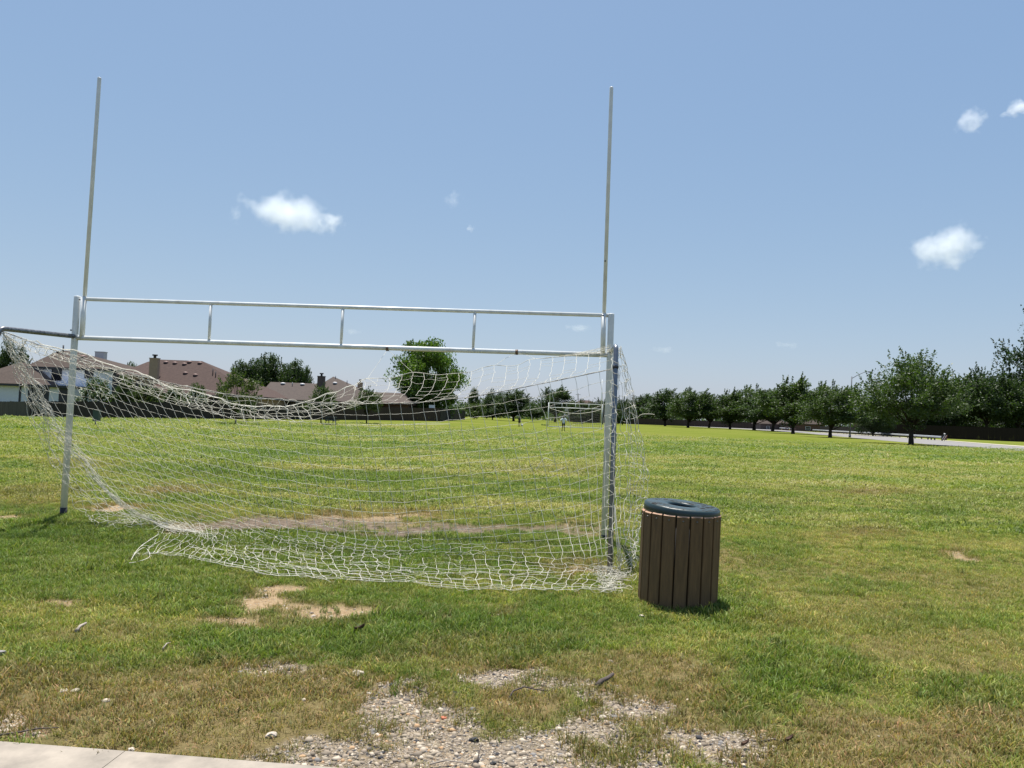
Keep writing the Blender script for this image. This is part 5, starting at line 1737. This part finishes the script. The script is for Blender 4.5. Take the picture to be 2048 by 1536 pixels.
fnet = empty('goal_net', (X0 + 3.7, FD + 1.5, Z0), 'small dark hanging net of the far goal', 'net', 'goal nets')
M['net_far'] = simple('weathered_net', (.16, .16, .15), (.1, .1, .1), 3, .9)
polys = []
for k in range(29):
    u = k / 28; x_ = X0 + 7.42 * u; sg = .9 * 4 * u * (1 - u)
    polys.append([np.array([x_, FD + 1.0, zlo - sg * .8]), np.array([x_, FD + 1.6, (zlo - sg * .8 + Z0) / 2]), np.array([x_, FD + 2.2, Z0 + .03])])
for j in range(11):
    v_ = j / 10; ln = []
    for k in range(29):
        u = k / 28; sg = .9 * 4 * u * (1 - u) * .8; ln.append(np.array([X0 + 7.42 * u, FD + 1 + 1.2 * v_, (zlo - sg) * (1 - v_) + (Z0 + .03) * v_]))
    polys.append(ln)
cord_mesh('net_mesh', polys, .012, M['net_far'], fnet)
ln = []
for k in range(29):
    u = k / 28; ln.append(np.array([X0 + 7.42 * u, FD + .95, zlo - .9 * 4 * u * (1 - u) * .8]))
cord_mesh('top_cord', [ln], .03, M['net'], fnet)

# ------------------------------------------------------------------ people
def skin_obj(name, verts, edges, radii, mat, parent, root=0, lvl=2):
    me = bpy.data.meshes.new(name); me.from_pydata([tuple(v) for v in verts], edges, []); me.update()
    o = bpy.data.objects.new(name, me); COL.objects.link(o); o.parent = parent
    md = o.modifiers.new('skin', 'SKIN'); md.use_smooth_shade = True
    for i, r_ in enumerate(radii):
        d = me.skin_vertices[0].data[i]; d.radius = r_ if isinstance(r_, tuple) else (r_, r_)
        d.use_root = (i == root)
    sb_ = o.modifiers.new('sub', 'SUBSURF'); sb_.levels = lvl; sb_.render_levels = lvl
    me.materials.append(mat)
    return o


def person(loc, h, rz, pose, label, skin, top, bottom, hairm, long_sleeve, shirt_len=.80):
    r_ = empty('person', loc, label, 'person', 'people on the field', rz)
    s = h / 1.72
    V = []; E_ = []; R_ = []

    def j(x, y, z, r, par=None):
        V.append(Vector((x, y, z)) * s); R_.append(r * s if not isinstance(r, tuple) else (r[0] * s, r[1] * s))
        if par is not None: E_.append((par, len(V) - 1))
        return len(V) - 1
    pel = j(0, 0, .95, (.15, .11)); wa = j(0, .01, 1.10, (.135, .10), pel); chs = j(0, .0, 1.30, (.165, .11), wa); nb = j(0, -.01, 1.44, .07, chs); nk = j(0, .0, 1.50, .052, nb)
    hd = j(0, .015, 1.58, .085, nk); hd2 = j(0, .015, 1.66, .082, hd)
    arms = {}
    for sgn in (-1, 1):
        sh = j(.185 * sgn, 0, 1.40, .062, chs)
        if pose == 'hips':
            el = j(.375 * sgn, -.09, 1.20, .042, sh); wr = j(.215 * sgn, .02, 1.045, .030, el); hnd = (.165 * sgn, .06, 1.01)
        else:
            el = j(.235 * sgn, -.02, 1.13, .042, sh); wr = j(.25 * sgn, .05, .89, .029, el); hnd = (.25 * sgn, .07, .81)
        pm_ = j(*hnd, .034, wr)
        arms[sgn] = (sh, el, wr)
        dv = Vector(hnd) * s - V[wr]; dv.normalize(); sidev = dv.cross(Vector((0, 1, 0.2))).normalized()
        for k, fl in enumerate((.055, .066, .07, .064)):
            b0 = Vector(hnd) * s + sidev * (.022 - .015 * k) * s + dv * .02 * s
            V.append(b0); R_.append(.009 * s); E_.append((pm_, len(V) - 1))
            V.append(b0 + dv * fl * .55 * s + Vector((0, .012, 0)) * s); R_.append(.008 * s); E_.append((len(V) - 2, len(V) - 1))
            V.append(b0 + dv * fl * s + Vector((0, .03, -.004)) * s); R_.append(.007 * s); E_.append((len(V) - 2, len(V) - 1))
        V.append(Vector(hnd) * s + sidev * .04 * s); R_.append(.011 * s); E_.append((pm_, len(V) - 1))
        V.append(Vector(hnd) * s + sidev * .06 * s + dv * .035 * s); R_.append(.009 * s); E_.append((len(V) - 2, len(V) - 1))
        st = .13 if pose == 'hips' else .10
        hp = j(.095 * sgn, 0, .88, .088, pel); kn = j((.095 + st) / 2 * sgn * 1.05, .015, .49, .058, hp); an = j(st * sgn, -.02, .09, .038, kn); to = j((st + .03) * sgn, .16, .03, .036, an)
    body = skin_obj('body', V, E_, R_, M[skin], r_)
    # face (looks along +Y)
    mb = MB()
    for sgn in (-1, 1):
        mb.lathe([(.001, -.011 * s), (.011 * s, 0), (.001, .011 * s)], Vector((.03 * sgn, .092, 1.625)) * s, 8)
    mb.build('eyes', M['hair'], r_, True)
    mb = MB(); mb.tube([Vector((0, .09, 1.62)) * s, Vector((0, .115, 1.585)) * s, Vector((0, .095, 1.578)) * s], [.008 * s, .014 * s, .008 * s], 6); mb.build('nose', M[skin], r_, True)
    for sgn in (-1, 1):
        mb = MB(); mb.lathe([(.004, -.03 * s), (.018 * s, -.01 * s), (.022 * s, .012 * s), (.004, .03 * s)], Vector((.088 * sgn, .005, 1.61)) * s, 8); mb.build('ear', M[skin], r_, True)
    # hair
    mb = MB(); n = 14
    pr = []
    for k in range(8):
        t = k / 7; pr.append((max(.002, .098 * math.sin(math.pi * .5 * (1 - t) + .0) if t > 0 else .098) * s, (.01 + .105 * math.sin(math.pi / 2 * t)) * s))
    mb.lathe([(.094 * s, -.05 * s)] + pr, Vector((0, -.005, 1.645)) * s, 16); mb.build('hair', M[hairm], r_, True)
    # shirt
    sv = [V[pel] + Vector((0, 0, (shirt_len - .93) * s)), V[wa], V[chs], V[nb] + Vector((0, 0, -.02 * s))]; se = [(0, 1), (1, 2), (2, 3)]; sr = [(.18 * s, .135 * s), (.16 * s, .12 * s), (.185 * s, .128 * s), .078 * s]
    for sgn in (-1, 1):
        sh, el, wr = arms[sgn]
        sv.append(V[sh].copy()); sr.append(.078 * s); se.append((2, len(sv) - 1))
        e_ = V[el].copy() if long_sleeve else V[sh].lerp(V[el], .8)
        sv.append(e_); sr.append(.060 * s); se.append((len(sv) - 2, len(sv) - 1))
        if long_sleeve:
            sv.append(V[el].lerp(V[wr], .55)); sr.append(.052 * s); se.append((len(sv) - 2, len(sv) - 1))
    skin_obj('shirt', sv, se, sr, M[top], r_)
    hv = [V[pel] + Vector((0, 0, .03 * s))]; hr = [(.165 * s, .125 * s)]; he = []
    for sgn in (-1, 1):
        hv += [Vector((.10 * sgn, 0, .84)) * s, Vector((.115 * sgn, .01, .56)) * s]; hr += [.108 * s, .095 * s]; b0 = len(hv)
        he += [(0, b0 - 2), (b0 - 2, b0 - 1)]
    skin_obj('shorts', hv, he, hr, M[bottom], r_)
    for sgn in (-1, 1):
        mb = MB(); mb.tube([Vector((st * sgn, -.05, .045)) * s, Vector(((st + .015) * sgn, .06, .05)) * s, Vector(((st + .035) * sgn, .19, .035)) * s], [.045 * s, .05 * s, .035 * s], 8); mb.build('shoe', M['hair'], r_, True)
    return r_


p1 = gp(1126.5, 862)
person(p1, (pd(1126, 832, p1.y).z - p1.z) * 1.0, .12, 'hips', 'man in a loose pale shirt standing with hands on hips, seen from behind', 'skin_dark', 'shirt', 'shorts', 'cap', True, .76)
p2 = gp(1038.5, 852.8)
person(p2, (pd(1038, 832, p2.y).z - p2.z) * 1.0, 2.6, 'down', 'child in dark clothes standing by a white ball', 'skin_dark', 'dark_cloth', 'dark_cloth', 'hair', False, .86)
import bmesh
bpnt = gp(1044, 852.4)
bm = bmesh.new(); bmesh.ops.create_icosphere(bm, subdivisions=1, radius=1)
ico0 = []
b2 = bmesh.new(); bmesh.ops.create_icosphere(b2, subdivisions=1, radius=1); ico0 = [v.co.copy().normalized() for v in b2.verts]; b2.free(); bm.free()
bm = bmesh.new(); bmesh.ops.create_icosphere(bm, subdivisions=4, radius=.15)
me = bpy.data.meshes.new('football'); 
for f in bm.faces:
    f.smooth = True
    c = f.calc_center_median().normalized()
    f.material_index = 1 if max(c.dot(k) for k in ico0[:12]) > .955 else 0
bm.to_mesh(me); bm.free(); me.materials.append(M['white_trim']); me.materials.append(M['black'])
ball = bpy.data.objects.new('football', me); COL.objects.link(ball); ball.location = bpnt + Vector((0, 0, .15))
tag(ball, 'white football on the grass at the child\'s feet', 'ball')

# ------------------------------------------------------------------ clouds
def cloud_mat(name, dens, seed, scale, soft, flatb):
    m = bpy.data.materials.new(name); m.use_nodes = True; nt = m.node_tree
    nt.nodes.remove(nt.nodes['Principled BSDF'])
    out = nt.nodes['Material Output']
    pv = nt.nodes.new('ShaderNodeVolumePrincipled'); pv.inputs['Color'].default_value = (.93, .96, 1, 1); pv.inputs['Anisotropy'].default_value = .2
    tc = nt.nodes.new('ShaderNodeTexCoord')
    mp = nt.nodes.new('ShaderNodeMapping'); mp.inputs['Location'].default_value = (seed * 3.7, seed * 1.3, seed * 2.1); mp.inputs['Scale'].default_value = scale
    nt.links.new(tc.outputs['Object'], mp.inputs[0])
    nz = nt.nodes.new('ShaderNodeTexNoise'); nz.inputs['Scale'].default_value = 1; nz.inputs['Detail'].default_value = 5; nz.inputs['Roughness'].default_value = .58
    nt.links.new(mp.outputs[0], nz.inputs['Vector'])
    ln = nt.nodes.new('ShaderNodeVectorMath'); ln.operation = 'LENGTH'; nt.links.new(tc.outputs['Object'], ln.inputs[0])
    # density = clamp( (noise-.5)*2.4 + (edge - r)*k )
    a_ = math_n(nt, 'MULTIPLY', math_n(nt, 'SUBTRACT', nz.outputs[0], .5), 3.6)
    b_ = math_n(nt, 'MULTIPLY', math_n(nt, 'SUBTRACT', .60, ln.outputs['Value']), soft)
    d_ = math_n(nt, 'ADD', a_, b_, True)
    sx = nt.nodes.new('ShaderNodeSeparateXYZ'); nt.links.new(tc.outputs['Object'], sx.inputs[0])
    inside = math_n(nt, 'MULTIPLY', math_n(nt, 'SUBTRACT', 1.0, ln.outputs['Value'], True), 6.0, True)
    d_ = math_n(nt, 'MULTIPLY', math_n(nt, 'MULTIPLY', d_, inside), dens)
    nt.links.new(d_, pv.inputs['Density']); nt.links.new(pv.outputs[0], out.inputs['Volume'])
    return m


CD = 3200.0


def cloud(px, py, wpx, hpx, dens, label, seed, tilt=0, soft=1.9, ns=2.3):
    c = pd(px, py, CD); k = CD / F
    import bmesh as _b
    bm = _b.new(); _b.ops.create_icosphere(bm, subdivisions=3, radius=1); me = bpy.data.meshes.new('cloud'); bm.to_mesh(me); bm.free()
    sx, sz = wpx / 2 * k * 1.6, hpx / 2 * k * 1.6; sy = min(sx, sz * 1.3)
    me.materials.append(cloud_mat('cloud_vapour', dens * .34 / (sz * 2), seed, (ns, ns * sy / sx, ns * sz / sx), soft, 0))
    o = bpy.data.objects.new('cloud', me); COL.objects.link(o); o.location = c; o.scale = (sx, sy, sz); o.rotation_euler = (0, tilt, 0)
    tag(o, label, 'cloud', 'small fair weather clouds')


cloud(580, 428, 190, 74, 9, 'largest puffy white cloud above the left half of the crossbar', 1, .05)
cloud(660, 443, 56, 40, 4, 'small white puff at the right tip of the largest cloud', 9, .1)
cloud(471, 428, 22, 36, 2.0, 'faint little wisp left of the largest cloud', 2)
cloud(1893, 496, 116, 76, 8, 'white cloud above the broad oak', 3, -.15)
cloud(1941, 241, 54, 50, 5, 'small ragged cloud high up at right', 4)
cloud(2040, 214, 66, 26, 6, 'cloud streak at the right photo edge', 5, -.45)
cloud(1156, 655, 50, 16, 1.3, 'faint flat cloud between the goal bars at right', 6)
cloud(1328, 699, 46, 14, .7, 'very faint cloud right of the near goal', 7)
cloud(905, 398, 40, 30, .9, 'faint torn wisp above the middle of the goal', 8, -.6)
cloud(940, 457, 18, 14, 1.6, 'tiny puff below the torn wisp', 10)
cloud(706, 663, 38, 12, .8, 'faint flat cloud just above the crossbar middle', 11)
cloud(1575, 690, 50, 12, .6, 'faintest cloud above the tree row', 12)
